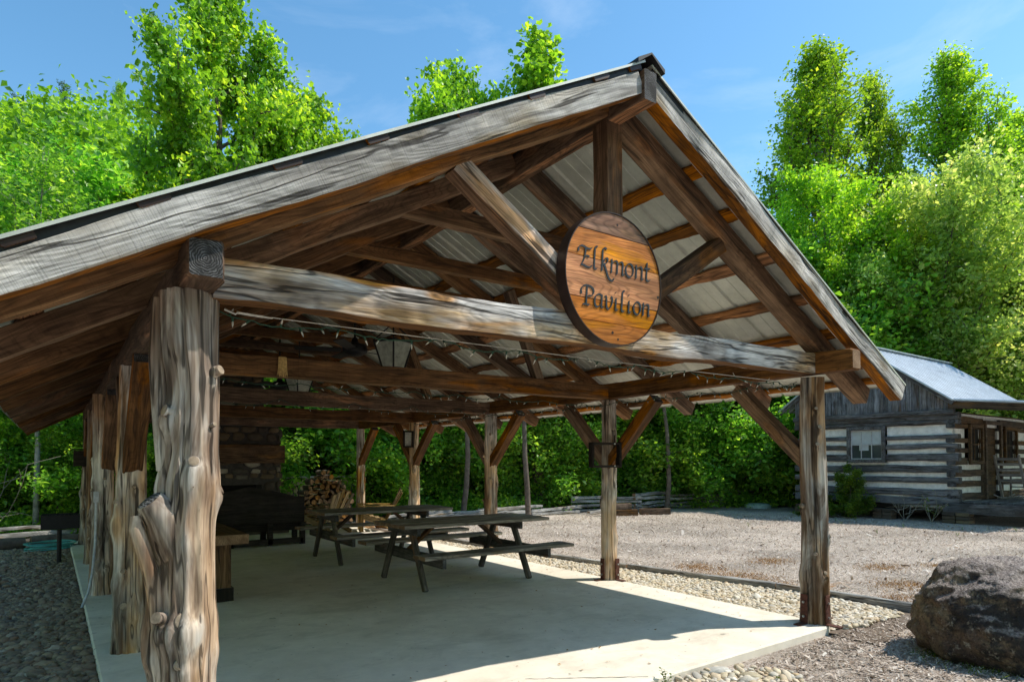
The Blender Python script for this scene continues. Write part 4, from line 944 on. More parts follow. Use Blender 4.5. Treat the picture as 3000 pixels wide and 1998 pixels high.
# ------------------------------------------------------------------ fans, lanterns
def fan(x, y, z, label):
    t = empty('ceiling_fan', (x, y, z), 0.3, label, 'ceiling fan')
    mb = MB(); mb.tube([(0, 0, 0.05), (0, 0, 0.95)], 0.014, 10); mb.build('downrod', [M['iron']], t)
    mb = MB(); mb.tube([(0, 0, 0.14), (0, 0, 0.08), (0, 0, 0.05), (0, 0, 0.0), (0, 0, -0.05), (0, 0, -0.09)], [0.03, 0.05, 0.14, 0.16, 0.15, 0.08], 24); mb.build('motor', [M['iron']], t)
    for k in range(5):
        a = k * 2 * PI / 5; c, s_ = math.cos(a), math.sin(a); mb = MB()
        R_ = Matrix.Rotation(a, 3, 'Z') @ Matrix.Rotation(0.2, 3, 'X')
        mb.box((c * 0.45, s_ * 0.45, -0.02), (0.56, 0.13, 0.008), R_, ch=.002); mb.build('blade', [M['iron']], t)
    return t
fan(2.63, 4.60, 2.93, 'near black ceiling fan seen just above the second tie beam'); fan(2.63, 7.95, 2.78, 'far black ceiling fan against the green gap beside the chimney')
def lantern(x, y, z, s_, label, top=0.75):
    t = empty('hanging_lantern', (x, y, z), 0.35, label, 'lantern')
    a, b, h_ = 0.17 * s_, 0.095 * s_, 0.34 * s_
    cs = [(-1, -1), (1, -1), (1, 1), (-1, 1)]
    for (p, q) in cs: mb = MB(); mb.bar((p * b, q * b, -h_), (p * a, q * a, 0), 0.02, 0.02, up=(p, -q, 0)); mb.build('frame_bar', [M['iron']], t)
    for i in range(4):
        p, q = cs[i], cs[(i + 1) % 4]; mb = MB()
        mb.add([(p[0] * a * .97, p[1] * a * .97, -0.01), (q[0] * a * .97, q[1] * a * .97, -0.01), (q[0] * b * .97, q[1] * b * .97, -h_ + .01), (p[0] * b * .97, p[1] * b * .97, -h_ + .01)], [(0, 1, 2, 3)]); mb.build('glass_pane', [M['lamp_glass']], t, False)
    mb = MB()
    for i in range(4):
        p, q = cs[i], cs[(i + 1) % 4]; mb.bar((p[0] * a, p[1] * a, 0), (q[0] * a, q[1] * a, 0), 0.025, 0.02); mb.bar((p[0] * b, p[1] * b, -h_), (q[0] * b, q[1] * b, -h_), 0.02, 0.02)
        mb.bar((p[0] * a * 1.05, p[1] * a * 1.05, 0.01), (p[0] * .03, p[1] * .03, 0.20 * s_), 0.014, 0.014, up=(0, 0, 1))
    mb.build('crown', [M['iron']], t)
    mb = MB(); mb.tube([(0, 0, 0.18 * s_), (0, 0, top)], 0.008, 8); mb.build('hanger', [M['iron']], t)
lantern(2.63, 3.45, 2.84, .9, 'large tapered iron lantern hanging behind the second tie beam'); lantern(2.63, 6.88, 2.80, .9, 'smaller-looking tapered lantern further back beside the far fan', 0.8)

# ------------------------------------------------------------------ frames on posts
def boxframe(x, y, z, s_, ry, label, panel=False, depth=0.12, w2=None):
    t = empty('wooden_box_frame', (x, y, z), ry, label, 'wooden frame'); w_ = w2 or s_
    for (p, q) in ((-1, 0), (1, 0)): mb = MB(); mb.box((p * w_ / 2, 0, 0), (0.03, depth, s_), ch=.003); mb.build('side', [M['bench_dark'] if not panel else M['bench_dark']], t)
    for q in (-1, 1): mb = MB(); mb.box((0, 0, q * (s_ / 2 - .015)), (w_ - .03, depth * .96, 0.03), ch=.003); mb.build('rail', [M['bench_dark']], t)
    if panel: mb = MB(); mb.box((0, 0.02, 0), (w_ - .05, 0.01, s_ - .05)); mb.build('panel', [M['paper']], t)
    else:
        for q in (-1, 1): mb = MB(); mb.box((w_ * .28, -depth * .5 - .003, q * (s_ / 2 - .02)), (0.018, 0.006, 0.018)); mb.build('clip', [M['paper']], t)
boxframe(5.02, 2.52, 1.565, 0.31, -0.35, 'open dark square frame fixed to the second right post below its braces', w2=0.36)
boxframe(5.06, 7.97, 1.92, 0.32, -0.2, 'dark framed pale panel hung high on the fourth right post', True, 0.05, 0.17)
t = empty('dark_box', (-0.08, 10.62, 1.55), 0, 'dark wooden box fixed on the farthest left post', 'box'); mb = MB(); mb.box((0, 0, 0), (0.24, 0.16, 0.28), ch=.006); mb.build('case', [M['bench_dark']], t); mb = MB(); mb.box((0, -0.02, 0.16), (0.28, 0.22, 0.02), ch=.004); mb.build('lid', [M['bench_dark']], t)
# conduit down the third left post
t = empty('pale_conduit', (0, 0, 0), 0, 'pale cable conduit curving down the left posts to the gravel', 'conduit'); mb = MB()
mb.tube([(-0.10, 5.25, 1.05), (-0.10, 5.24, 0.9), (-0.105, 5.2, 0.6), (-0.13, 5.1, 0.3), (-0.17, 5.0, 0.1), (-0.24, 4.85, -0.05)], 0.014, 10); mb.build('pipe', [M['conduit']], t); mb = MB(); mb.box((-0.10, 5.25, 1.10), (0.05, 0.05, 0.12), ch=.004); mb.build('junction_box', [M['conduit']], t)
# hose coil
mb = MB(); pts = []
for i in range(180):
    a = i * 0.23; r_h = 0.26 + 0.05 * math.sin(i * .05) + 0.02 * math.sin(i * .9); pts.append((r_h * math.cos(a) * 1.2, r_h * math.sin(a), 0.02 + i * 0.0006 + 0.01 * math.sin(i * .31)))
mb.tube(pts, 0.011, 6); o = mb.build('garden_hose', [M['hose']], None); o.location = (-0.52, 10.7, -0.05); tag(o, 'coil of teal garden hose on the ground behind the park grill', 'hose')
# park grill
t = empty('park_grill', (-0.40, 8.8, -0.07), 0, 'black iron park grill on a single post left of the log posts', 'grill')
mb = MB(); mb.tube([(0, 0, 0), (0, 0, 0.52)], 0.03, 12); mb.build('post', [M['iron']], t)
mb = MB(); mb.box((0.01, 0, 0.555), (0.48, 0.36, 0.015)); mb.box((-0.225, 0, 0.66), (0.015, 0.36, 0.20)); mb.box((0.245, 0, 0.66), (0.015, 0.36, 0.20)); mb.box((0.01, -0.175, 0.655), (0.455, 0.012, 0.205)); mb.box((0.01, 0.175, 0.66), (0.455, 0.012, 0.21)); mb.build('firebox', [M['iron']], t)
mb = MB()
for i in range(9): mb.bar((-0.21 + i * .055, -0.17, 0.74), (-0.21 + i * .055, 0.17, 0.74), 0.01, 0.01, ch=.001)
mb.build('grate', [M['iron']], t)

# ------------------------------------------------------------------ string lights
bulb_me = None
def string(name, pts, sag, label, nb, seed, group=None):
    global bulb_me
    r = random.Random(seed); t = empty(name, (0, 0, 0), 0, label, 'string lights', group); P = []
    for (a, b) in zip(pts[:-1], pts[1:]):
        a, b = Vector(a), Vector(b); n = 18
        for i in range(n):
            u = i / n; P.append(a.lerp(b, u) - Vector((0, 0, sag * 4 * u * (1 - u))) + Vector((r.uniform(-.004, .004), r.uniform(-.004, .004), r.uniform(-.006, .006))))
    P.append(Vector(pts[-1])); mb = MB(); mb.tube(P, 0.0035, 5); mb.build('wire', [M['green_wire']], t)
    if bulb_me is None:
        mb = MB(); mb.tube([(0, 0, 0), (0, 0, -0.022)], [0.006, 0.0055], 8, 1); mb.tube([(0, 0, -0.022), (0, 0, -0.035), (0, 0, -0.052)], [0.0045, 0.0045, 0.001], 8, 0)
        o = mb.build('bulb', [M['bulb'], M['green_wire']], t); bulb_me = o.data; o.location = P[2]
    for i in range(nb):
        u = (i + r.uniform(.2, .8)) / nb * (len(P) - 1); k = int(u); p = P[k].lerp(P[min(k + 1, len(P) - 1)], u - k)
        o = bpy.data.objects.new('bulb', bulb_me); COL.objects.link(o); o.parent = t; o.location = p; o.rotation_euler = (r.uniform(-.9, .9) + (PI if r.random() < .15 else 0), r.uniform(-.9, .9), 0)
xs_ = [0.14, 0.7, 1.35, 1.9, 2.5, 3.0, 3.55, 4.2, 4.8, 5.12]
string('string_lights', [(x, 0.07, 2.205 - 0.01 * (i % 2)) for i, x in enumerate(xs_)], 0.035, 'green string lights sagging under the front tie beam', 46, 1)
string('string_lights', [(x, S - .02, 2.20) for x in xs_], 0.03, 'string lights under the second tie beam', 40, 2)
string('string_lights', [(x, 2 * S - .09, 2.30) for x in (0.2, 1.0, 1.9, 2.9, 3.8, 4.6, 5.1)], 0.10, 'string lights looped across the face of the third tie beam', 34, 3)
string('string_lights', [(5.165, y, 2.23) for y in (0.1, 0.6, 1.2, 1.8, 2.4, 3.1, 3.8, 4.5, 5.2, 6.1, 7, 8)], 0.04, 'string lights running back along the right wall plate', 60, 4)
t = empty('steel_guy_cable', (0, 0, 0), 0, 'thin steel cable with a turnbuckle stretched under the front tie beam', 'cable')
mb = MB(); mb.tube([(0.36, 0.04, 2.20), (2.6, 0.04, 2.19), (5.1, 0.04, 2.20)], 0.003, 6); mb.build('wire', [M['steel']], t)
mb = MB(); mb.tube([(0.16, 0.04, 2.212), (0.21, 0.04, 2.195), (0.22, 0.04, 2.21)], 0.006, 6); mb.tube([(0.22, 0.028, 2.203), (0.34, 0.028, 2.198)], 0.004, 6); mb.tube([(0.22, 0.052, 2.203), (0.34, 0.052, 2.198)], 0.004, 6); mb.tube([(0.34, 0.03, 2.198), (0.38, 0.04, 2.197), (0.34, 0.05, 2.198)], 0.004, 6); mb.build('turnbuckle', [M['steel']], t)
mb = MB(); r = random.Random(3)
for i in range(46):
    x = r.uniform(-.035, .035); mb.tube([(x * .7, 0, 0.0), (x, -0.012, -0.01), (x * 1.1, -0.014, -0.1), (x * 1.2 + r.uniform(-.008, .008), -0.012, -0.15 - r.uniform(0, .04))], [0.003, .003, .003, .0015], 5)
o = mb.build('rope_tuft', [M['rope']], None); o.location = (1.16, 2.614, 2.425); tag(o, 'frayed straw coloured rope tuft hanging over the second tie beam', 'rope')

# ------------------------------------------------------------------ firewood
rack = empty('firewood_rack', (4.65, 11.6, 0), 0, 'black iron rack holding the firewood pile', 'rack'); mb = MB()
for x in (-0.62, 0.62):
    mb.tube([(x, -0.2, 0.0), (x, -0.2, 0.85), (x * 1.04, -0.2, 0.95), (x * 1.13, -0.2, 0.92)], 0.014, 8); mb.tube([(x, 0.2, 0.0), (x, 0.2, 0.9)], 0.014, 8)
for y in (-0.2, 0.2): mb.tube([(-0.62, y, 0.06), (0.62, y, 0.06)], 0.014, 8)
mb.build('frame', [M['iron']], rack)
def split_log(R_, L, kind, seed):
    r = random.Random(seed); n = 10 if kind == 'round' else 6; V = []; pr = []
    if kind == 'round': pr = [(R_ * math.cos(2 * PI * k / n) * r.uniform(.92, 1), R_ * math.sin(2 * PI * k / n) * r.uniform(.92, 1)) for k in range(n)]
    else:
        a0 = 0; sp = 1.5 if kind == 'wedge' else 2.6; pr = [(0, -R_ * .5)] + [(R_ * math.cos(PI / 2 - sp / 2 + sp * k / 4) * 1.05, -R_ * .5 + R_ * 1.15 * math.sin(PI / 2 - sp / 2 + sp * k / 4)) for k in range(5)]
        if kind == 'half': pr = [(R_ * math.cos(PI * k / 5) , R_ * .9 * math.sin(PI * k / 5) - R_ * .4) for k in range(6)]
    for y in (-L / 2, L / 2): V += [(a, y, b) for a, b in pr]
    mb = MB(); mb.add(V, [tuple(range(n))[::-1], tuple(range(n, 2 * n))] + [(k, (k + 1) % n, n + (k + 1) % n, n + k) for k in range(n)], [1, 1] + [2 if kind == 'round' or 0 < k < n - 1 else 0 for k in range(n)])
    return mb
LG = []
for i, (kd, rr_) in enumerate([('wedge', .085), ('round', .06), ('half', .08), ('wedge', .10), ('wedge', .07), ('half', .065)]):
    mb = split_log(rr_, 0.42, kd, i); o = mb.build('split_log', [M['firewood'], M['firewood'], M['bark']], None, False); LG.append((o, rr_))
r = random.Random(12); z = 0.12; row = 0; cnt = 0
while z < 1.26:
    hwid = 0.58 if z < 0.62 else 0.58 * max(0.18, 1 - ((z - 0.62) / 0.68) ** 1.6); x = -hwid + (0.06 if row % 2 else 0)
    while x < hwid + .01:
        o, rr_ = LG[r.randrange(6)]; c = bpy.data.objects.new('split_log', o.data) if cnt > 5 else LG[cnt][0]
        if cnt > 5: COL.objects.link(c)
        c.location = (4.65 + x + 0.04, 11.58 + r.uniform(-.06, .06), z + r.uniform(-.015, .015)); c.rotation_euler = (0, r.uniform(0, 6.28), r.uniform(-.08, .08))
        tag(c, 'split firewood log in the pile on the black rack', 'firewood log', 'firewood logs stacked on the rack'); cnt += 1; x += 0.128
    z += 0.112; row += 1
for i, (x, y, rz) in enumerate([(5.7, 10.6, .3), (6.0, 10.2, 1.2), (6.25, 10.5, .8), (5.45, 10.9, 2.0), (6.6, 10.1, .2), (5.9, 9.7, 2.2)]):
    c = bpy.data.objects.new('split_log', LG[i][0].data); COL.objects.link(c); c.location = (x, y, 0.0 if x < 5.2 else -0.01); c.rotation_euler = (0, 1.0 * i, rz)
    tag(c, 'loose split log lying on the ground beside the rear posts', 'firewood log', 'loose logs on the ground behind the tables')

# ------------------------------------------------------------------ adirondack chairs
def adirondack(x, y, rz, label):
    t = empty('adirondack_chair', (x, y, 0), rz, label, 'adirondack chair', 'adirondack chairs by the firewood'); A = [M['adirondack'], M['adirondack']]
    for i in range(5):
        f = (i - 2) * 0.105; beam('back_slat', (f * .75, 0.30, 0.24), (f * 1.35, 0.62, 0.92 - abs(i - 2) * .05), 0.095, 0.02, A, t, up=(0, -1, .4), wob=0.001)
    for i in range(5): beam('seat_slat', (-0.27, -0.22 + i * .11, 0.37 - i * .03), (0.27, -0.22 + i * .11, 0.37 - i * .03), 0.095, 0.02, A, t, wob=0.001)
    for s_ in (-1, 1):
        beam('armrest', (s_ * .33, -0.30, 0.56), (s_ * .33, 0.45, 0.54), 0.13, 0.022, A, t, wob=0.001); beam('front_leg', (s_ * .29, -0.24, 0), (s_ * .29, -0.24, 0.55), 0.09, 0.024, A, t, up=(1, 0, 0), wob=0.001)
        beam('rear_leg', (s_ * .27, -0.26, 0.34), (s_ * .27, 0.58, 0.03), 0.024, 0.10, A, t, wob=0.001)
adirondack(4.12, 10.15, PI + 0.5, 'yellowish adirondack chair with a fan of back slats in front of the woodpile'); adirondack(5.15, 9.9, -1.9, 'side-on adirondack chair leaning back beside the last right post')
# block wall far behind the wood pile
bw = empty('block_wall', (5.0, 14.0, 0), 0, 'low sunlit cream block wall behind the woodpile', 'wall'); rr = random.Random(4)
for rw_ in range(6):
    mb = MB()
    for c_ in range(6): mb.r = rr.random(); mb.box((-1.25 + c_ * .42 + (rw_ % 2) * .2, rr.uniform(-.01, .01), -.05 + 0.09 + rw_ * .178), (0.405, 0.2, 0.165), ch=.012)
    mb.build('block_course', [M['block']], bw)
mb = MB(); mb.box((0, 0, 1.08), (2.8, 0.3, 0.05), ch=.01); mb.build('coping', [M['palestone']], bw)

# ------------------------------------------------------------------ rail fences
def railfence(name, path, rails, label, h_=0.15, seed=1, amp=0.25, cat='rail fence'):
    r = random.Random(seed); t = empty(name, (0, 0, 0), 0, label, cat)
    for i, (a, b) in enumerate(zip(path[:-1], path[1:])):
        a = Vector((*a, 0)); b = Vector((*b, 0)); d = (b - a).normalized(); p = Vector((-d.y, d.x, 0)) * amp * (1 if i % 2 else -1)
        for k in range(rails):
            z = -0.02 + k * h_ + (h_ * .5 if i % 2 else 0); o = 0.18
            beam('rail', a - p * .5 - d * o + Vector((0, 0, z + r.uniform(-.03, .03))), b + p * .5 + d * o + Vector((r.uniform(-.05, .05), 0, z + r.uniform(-.03, .03))), r.uniform(.07, .11), r.uniform(.06, .09), [M['rail'], M['end_pale']], t, wob=0.016, step=0.2)
railfence('split_rail_fence', [(7.3, 11.6), (9.0, 11.5), (10.8, 11.3), (12.3, 11.5)], 2, 'low collapsed split rail fence along the forest edge behind the picnic tables', 0.14, 3)
railfence('split_rail_fence', [(12.6, 11.6), (14.4, 11.0), (16.2, 11.0), (18.2, 10.7), (20.2, 10.4)], 4, 'taller silvery split rail worm fence in front of the woods right of the second post', 0.13, 5, 0.35)
railfence('split_rail_fence', [(-4.4, 11.3), (-2.9, 11.7), (-1.5, 12.2), (-0.3, 12.6), (1.2, 13.0)], 3, 'split rail fence beyond the gravel at the left edge', 0.12, 7, 0.15)
for i, (x, y, rz, L, zz) in enumerate([(7.2, 11.0, .2, 1.9, .02), (7.5, 10.9, -.25, 1.8, .08), (8.1, 11.1, .05, 2.0, .12), (8.6, 10.9, .5, 1.6, .02), (7.0, 11.2, -.1, 1.7, .15), (13.2, 11.0, .25, 2.0, .0)]):
    o = beam('loose_rail', (x - L / 2 * math.cos(rz), y - L / 2 * math.sin(rz), zz), (x + L / 2 * math.cos(rz), y + L / 2 * math.sin(rz), zz + .08), 0.09, 0.07, [M['rail'], M['end_pale']], None, wob=0.016, step=.2); tag(o, 'loose grey split rail dropped on the pile at the forest edge', 'rail', 'loose rails in a heap')
r = random.Random(5)
for i in range(5):
    mb = MB(); L = r.uniform(.5, .8); pts = [(-L / 2, 0, 0), (0, 0, .01), (L / 2, 0, 0)]; mb.tube(pts, [.11, .12, .10], 12, 0, True, 1); o = mb.build('edging_log', [M['bark'] if i != 2 else M['orange'], M['end_pale']], None, True); o.location = (-3.3 + i * .72, 10.95 + i * .13, 0.03); o.rotation_euler = (r.uniform(0, 6), 0, .18)
    tag(o, ['mossy', 'short brown', 'orange barked', 'thick grey', 'pale ended'][i] + ' edging log lying along the far side of the left gravel', 'log')
for i, (a, b, z, lb) in enumerate([((12.3, 10.2), (13.2, 9.75), 0.0, 'lower railroad tie of the step behind the second right post'), ((12.35, 10.3), (13.1, 9.9), 0.17, 'upper sunlit railroad tie stacked on the lower one'), ((13.5, 9.9), (14.3, 9.5), 0.0, 'dark railroad tie lying right of the stacked pair')]):
    tag(beam('railroad_tie', (*a, z + .02), (*b, z + .02), 0.2, 0.17, [M['slabwood'], M['end_pale']], None, wob=.008), lb, 'railroad tie')
for (x, y, lb) in ((18.7, 9.5, 'pale green round tank lid on the mulch near the forest edge'), (20.9, 7.9, 'second round tank lid half hidden left of the front right post')):
    mb = MB(); mb.tube([(0, 0, 0), (0, 0, 0.10), (0, 0, 0.14), (0, 0, 0.16)], [.42, .42, .36, .2], 24); o = mb.build('tank_lid', [M['lid']], None, True, .5); o.location = (x, y, -.07); tag(o, lb, 'lid')
# ------------------------------------------------------------------ log cabin
cab = empty('log_cabin', (18.0, 3.5, 0), 0, 'small log cabin with white chinking, board gable and blue-grey metal roof', 'cabin')
GW = 4.08; FW = 5.6
CL = [M['cab_log'], M['end_dark'], M['cab_log']]; CBn = [M['cab_brown'], M['end_dark'], M['cab_brown']]
rr = random.Random(9)
z = 0.36; rows = [(0.36, .27), (0.70, .20), (1.0, .17), (1.27, .22), (1.56, .17), (1.83, .17), (2.10, .18), (2.40, .16), (2.63, .2)]
rows = [(.45, .21), (.67, .19), (1.0, .15), (1.28, .19), (1.585, .20), (1.86, .13), (2.11, .12), (2.48, .13), (2.63, .19)]
wy0, wy1, wz0, wz1 = 1.55, 2.58, 1.44, 2.44
for (zc, h_) in rows:
    segs = [(-0.16, GW + .1)] if zc + h_ / 2 < wz0 + .03 or zc - h_ / 2 > wz1 - .05 else [(-0.16, wy0), (wy1, GW + .1)]
    for a, b in segs: beam('log', (0, a, zc), (0, b, zc), 0.22, h_, CL, cab, wob=0.014, ch=.03, step=.12)
for (zc, h_) in rows[1:]:
    zc -= 0.10
    xs2 = [(-0.104, FW)]
    if zc > 1.40 and zc < 2.42: xs2 = [(-0.104, 0.70), (1.62, 1.78), (2.95, 3.12), (4.2, FW)]
    elif zc > .40: xs2 = [(-0.104, 1.76), (2.95, FW)]
    for a, b in xs2:
        if b - a > .1: beam('log', (a, 0.0, zc), (b, 0.0, zc), 0.2, h_ * .95, CBn, cab, wob=0.01, ch=.02, step=.12)
mb = MB(); mb.box((0.03, GW / 2 - (GW / 2 - wy0 / 2) , 1.55), (0.10, wy0, 2.3)); mb.box((0.03, (wy1 + GW) / 2, 1.55), (0.10, GW - wy1, 2.3)); mb.box((0.031, (wy0 + wy1) / 2, 0.93), (0.10, wy1 - wy0, 1.04)); mb.box((0.031, (wy0 + wy1) / 2, 2.57), (0.10, wy1 - wy0, .25))
mb.box((0.9, 0.03, 0.95), (1.7, 0.10, 1.1)); mb.box((0.40, 0.031, 1.95), (0.62, .1, .9)); mb.box((1.70, 0.031, 1.95), (.16, .1, .9)); mb.box((3.04, .031, 1.5), (.17, .1, 1.9)); mb.box((4.4, .03, .95), (2.4, .1, 1.1)); mb.box((4.9, .031, 1.95), (1.4, .1, .9)); mb.box((2.8, .029, 2.55), (5.5, .1, .3))
mb.build('chinking', [M['chink']], cab, False)
mb = MB(); mb.box((FW / 2 + .1, GW - .1, 1.5), (FW, .1, 2.5)); mb.box((FW, GW / 2, 1.5), (.1, GW, 2.5)); mb.box((FW / 2, GW / 2, .5), (FW - .3, GW - .3, .06)); mb.box((FW / 2, GW / 2, 2.75), (FW - .3, GW - .3, .04)); mb.build('inner_walls', [M['cab_brown']], cab, False)
def cwindow(name, c, w_, h_, axis, blind=True, cols=3):
    # axis 'y': window in the gable wall (faces -x); 'x': in the front wall (faces -y)
    def T(u, d, v): return (d, u, v) if axis == 'y' else (u, d, v)
    t = MB(); o_ = -0.13
    for s_ in (-1, 1): t.box(T(c[0] + s_ * (w_ / 2 + .05), o_, c[1]), T(0.09, .06, h_ + .2), ch=.004)
    for s_ in (-1, 1): t.box(T(c[0], o_ - .002, c[1] + s_ * (h_ / 2 + .05)), T(w_ + (.0 if s_ > 0 else .04) + .005, .064, .09), ch=.004)
    fr = t.build(name, [M['cab_log'] if axis == 'y' else M['cab_brown']], cab)
    g = MB(); g.box(T(c[0], -0.05, c[1]), T(w_, .01, h_)); g.build('pane', [M['pane'] if blind else M['soot']], fr, False)
    if blind: g = MB(); g.box(T(c[0], -0.064, c[1] + h_ * .25), T(w_ - .04, .006, h_ * .46)); g.box(T(c[0] + .08, -0.062, c[1] - h_ * .08), T(w_ * .3, .004, h_ * .24)); g.build('blind', [M['curtain']], fr, False)
    q = MB()
    for i in range(1, cols): q.box(T(c[0] - w_ / 2 + w_ * i / cols, -0.085, c[1]), T(.018, .02, h_))
    q.box(T(c[0], -0.086, c[1]), T(w_, .022, .022))
    for s_ in (-1, 1): q.box(T(c[0] + s_ * (w_ / 2 - .012), -0.087, c[1]), T(.024, .024, h_)); q.box(T(c[0], -0.088, c[1] + s_ * (h_ / 2 - .012)), T(w_, .024, .024))
    q.build('muntins', [M['muntin'] if blind else M['cab_brown']], fr, False)
cwindow('window', (2.07, 1.94), 0.84, 0.80, 'y')
cwindow('window', (1.16, 1.92), 0.70, 0.86, 'x', False, 2); cwindow('window', (3.66, 1.92), 0.80, 0.86, 'x', False, 2)
mb = MB(); mb.box((2.36, 0.02, 1.45), (1.0, .05, 1.95)); d = mb.build('door', [M['cab_brown']], cab); mb = MB(); mb.box((1.81, -.12, 1.48), (.1, .06, 2.05), ch=.005); mb.box((2.92, -.12, 1.48), (.1, .06, 2.05), ch=.005); mb.box((2.365, -.122, 2.52), (1.2, .064, .1), ch=.005); mb.build('door_frame', [M['cab_brown']], d)
mb = MB(); mb.tube([(2.72, -.02, 1.4), (2.72, -.06, 1.4)], .03, 10); mb.build('door_knob', [M['iron']], d)
# gable boards
ridge_y, ridge_z, eave_z = 2.22, 4.72, 2.98
slp = (ridge_z - eave_z) / (ridge_y + .12)
y = -.02; 
while y < GW + .02:
    w_ = rr.uniform(.13, .2); top = ridge_z - .10 - abs(y + w_ / 2 - ridge_y) * slp - w_ * .3
    if top > 2.76:
        mb = MB(); mb.r = rr.random(); x_ = -0.13 - rr.uniform(0, .012)
        ya, yb = y, min(y + w_ - .008, GW + .05); ta = ridge_z - .06 - abs(ya - ridge_y) * slp; tb = ridge_z - .06 - abs(yb - ridge_y) * slp
        V = [(x_, ya, 2.70), (x_, yb, 2.70), (x_, yb, tb), (x_, ya, ta)]; V += [(a + .02, b, c) for a, b, c in V]
        mb.add(V, [(0, 3, 2, 1), (4, 5, 6, 7), (0, 1, 5, 4), (1, 2, 6, 5), (2, 3, 7, 6), (3, 0, 4, 7)]); o = mb.build('gable_board', [M['cab_board']], cab, False)
    y += w_
beam('gable_beam', (-0.12, -.1, 2.74), (-0.12, GW + .1, 2.74), .12, .12, CL, cab, wob=.008)
# roof
def csheet(pts, mat, name, pitch=.25):
    # pts: eave-left, eave-right, ridge-right, ridge-left ; ribs run eave to ridge along x
    (x0, y0, z0), (x1, y1, z1) = pts; V = []; F = []; prof = []; x = x0
    while x < x1: prof += [(x, 0), (x + .02, .022), (x + .04, .022), (x + .06, 0)]; x += pitch
    prof.append((x1, 0)); nrm = Vector((0, -(z1 - z0), (y1 - y0))).normalized(); nrm = nrm if nrm.z > 0 else -nrm
    for (yy, zz) in ((y0, z0), (y1, z1)):
        for (a, h_) in prof: V.append(Vector((a, yy, zz)) + nrm * h_)
    k = len(prof); F = [(i, i + 1, k + i + 1, k + i) for i in range(k - 1)]; V += [v - nrm * .03 for v in V[:2 * k]]
    F += [(2 * k + i + 1, 2 * k + i, 3 * k + i, 3 * k + i + 1) for i in range(k - 1)] + [(i + 1, i, 2 * k + i, 2 * k + i + 1) for i in range(k - 1)] + [(0, k, 3 * k, 2 * k)]
    mb = MB(); mb.add(V, F); return mb.build(name, [mat], cab, False)
csheet([(-0.32, -0.14, eave_z + .03), (FW + .3, ridge_y, ridge_z)], M['cab_roof'], 'roof_sheet')
csheet([(-0.32, 4.58, eave_z + .03), (FW + .3, ridge_y, ridge_z)], M['cab_roof'], 'roof_sheet')
csheet([(-0.28, -2.35, 2.77), (FW + .3, -0.10, eave_z + .045)], M['cab_roof'], 'porch_roof')
mb = MB(); mb.box((FW / 2, ridge_y, ridge_z + .03), (FW + .66, .22, .03)); mb.build('ridge_cap', [M['cab_roof']], cab)
for s_ in (-1, 1): beam('rake_trim', (-0.26, ridge_y, ridge_z - .06), (-0.26, ridge_y + s_ * (ridge_y + .12), eave_z - .05), .05, .10, CL, cab)
beam('porch_rafter', (-0.2, 0.0, 2.89), (-0.2, -2.3, 2.66), .08, .17, [M['cab_brown'], M['end_pale']], cab, wob=.006)
beam('porch_beam', (-0.2, -2.2, 2.58), (FW + .2, -2.2, 2.58), .12, .15, CBn, cab)
for x in (0.0, 2.7, 5.4): beam('porch_post', (x, -2.15, 0.45), (x, -2.15, 2.5), .13, .13, CBn, cab, up=(0, 1, 0))
beam('porch_sill', (-0.10, 0.17, 0.31), (-0.10, -2.4, 0.31), .16, .25, CL, cab, wob=.008); beam('porch_sill', (0, -2.33, 0.31), (FW, -2.33, 0.31), .16, .25, CL, cab, wob=.008)
for i in range(14): beam('deck_board', (-.1, -2.35 + i * .165, 0.455), (FW, -2.35 + i * .165, 0.455), .15, .035, CL, cab, wob=.004, step=.4)
for (y, w_, lb) in ((1.65, .5, 0), (-.1, .62, 0), (-2.2, .55, 0), (3.9, .5, 0)):
    mb = MB(); r2 = random.Random(int(y * 10))
    for k in range(3):
        for j in range(2): mb.r = r2.random(); mb.box((-.02 + r2.uniform(-.02, .02), y - w_ / 4 + j * w_ / 2, .0 + k * .095 - .03), (.34, w_ / 2 - .015, .09), ch=.012)
    mb.build('stone_pier', [M['fieldstone']], cab)
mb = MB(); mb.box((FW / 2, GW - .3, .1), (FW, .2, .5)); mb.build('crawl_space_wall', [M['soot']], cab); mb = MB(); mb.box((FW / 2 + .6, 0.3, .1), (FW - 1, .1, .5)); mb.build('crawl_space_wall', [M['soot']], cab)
o = empty('wall_vent', (17.86, 6.75, 0.5), 0, 'small dark vent box with a pale elbow pipe on the cabin wall', 'vent'); mb = MB(); mb.box((0, .05, .02), (.12, .22, .26), ch=.01); mb.build('box', [M['rim']], o); mb = MB(); mb.tube([(-.1, -.15, .12), (-.1, -.15, -.04), (-.1, -.1, -.1), (-.1, 0, -.11)], .022, 8); mb.build('elbow_pipe', [M['conduit']], o)
# rocking chair on the porch
rc = empty('rocking_chair', (20.15, 2.78, 0.475), PI / 2 - .1, 'pale slatted wooden rocking chair reclined on the cabin porch', 'rocking chair'); CG = [M['chairgrey'], M['chairgrey']]
for s_ in (-1, 1):
    x = s_ * .27; beam('back_post', (x, .22, .05), (x, .62, 1.16), .05, .05, CG, rc, up=(1, 0, 0), wob=.001); beam('front_leg', (x, -.25, .05), (x, -.25, .62), .04, .04, CG, rc, up=(1, 0, 0), wob=.001); beam('armrest', (x, -.32, .63), (x, .36, .63), .07, .025, CG, rc, wob=.001)
    mb = MB(); mb.tube([(x, -.45 + i * .1, .03 + .9 * ((i - 5.5) / 10) ** 2 * .35) for i in range(12)], .02, 6); mb.build('rocker', [M['chairgrey']], rc)
for i in range(5): beam('back_slat', (-.26, .37 + i * .052, .5 + i * .14), (.26, .37 + i * .052, .5 + i * .14), .015, .07, CG, rc, wob=.001)
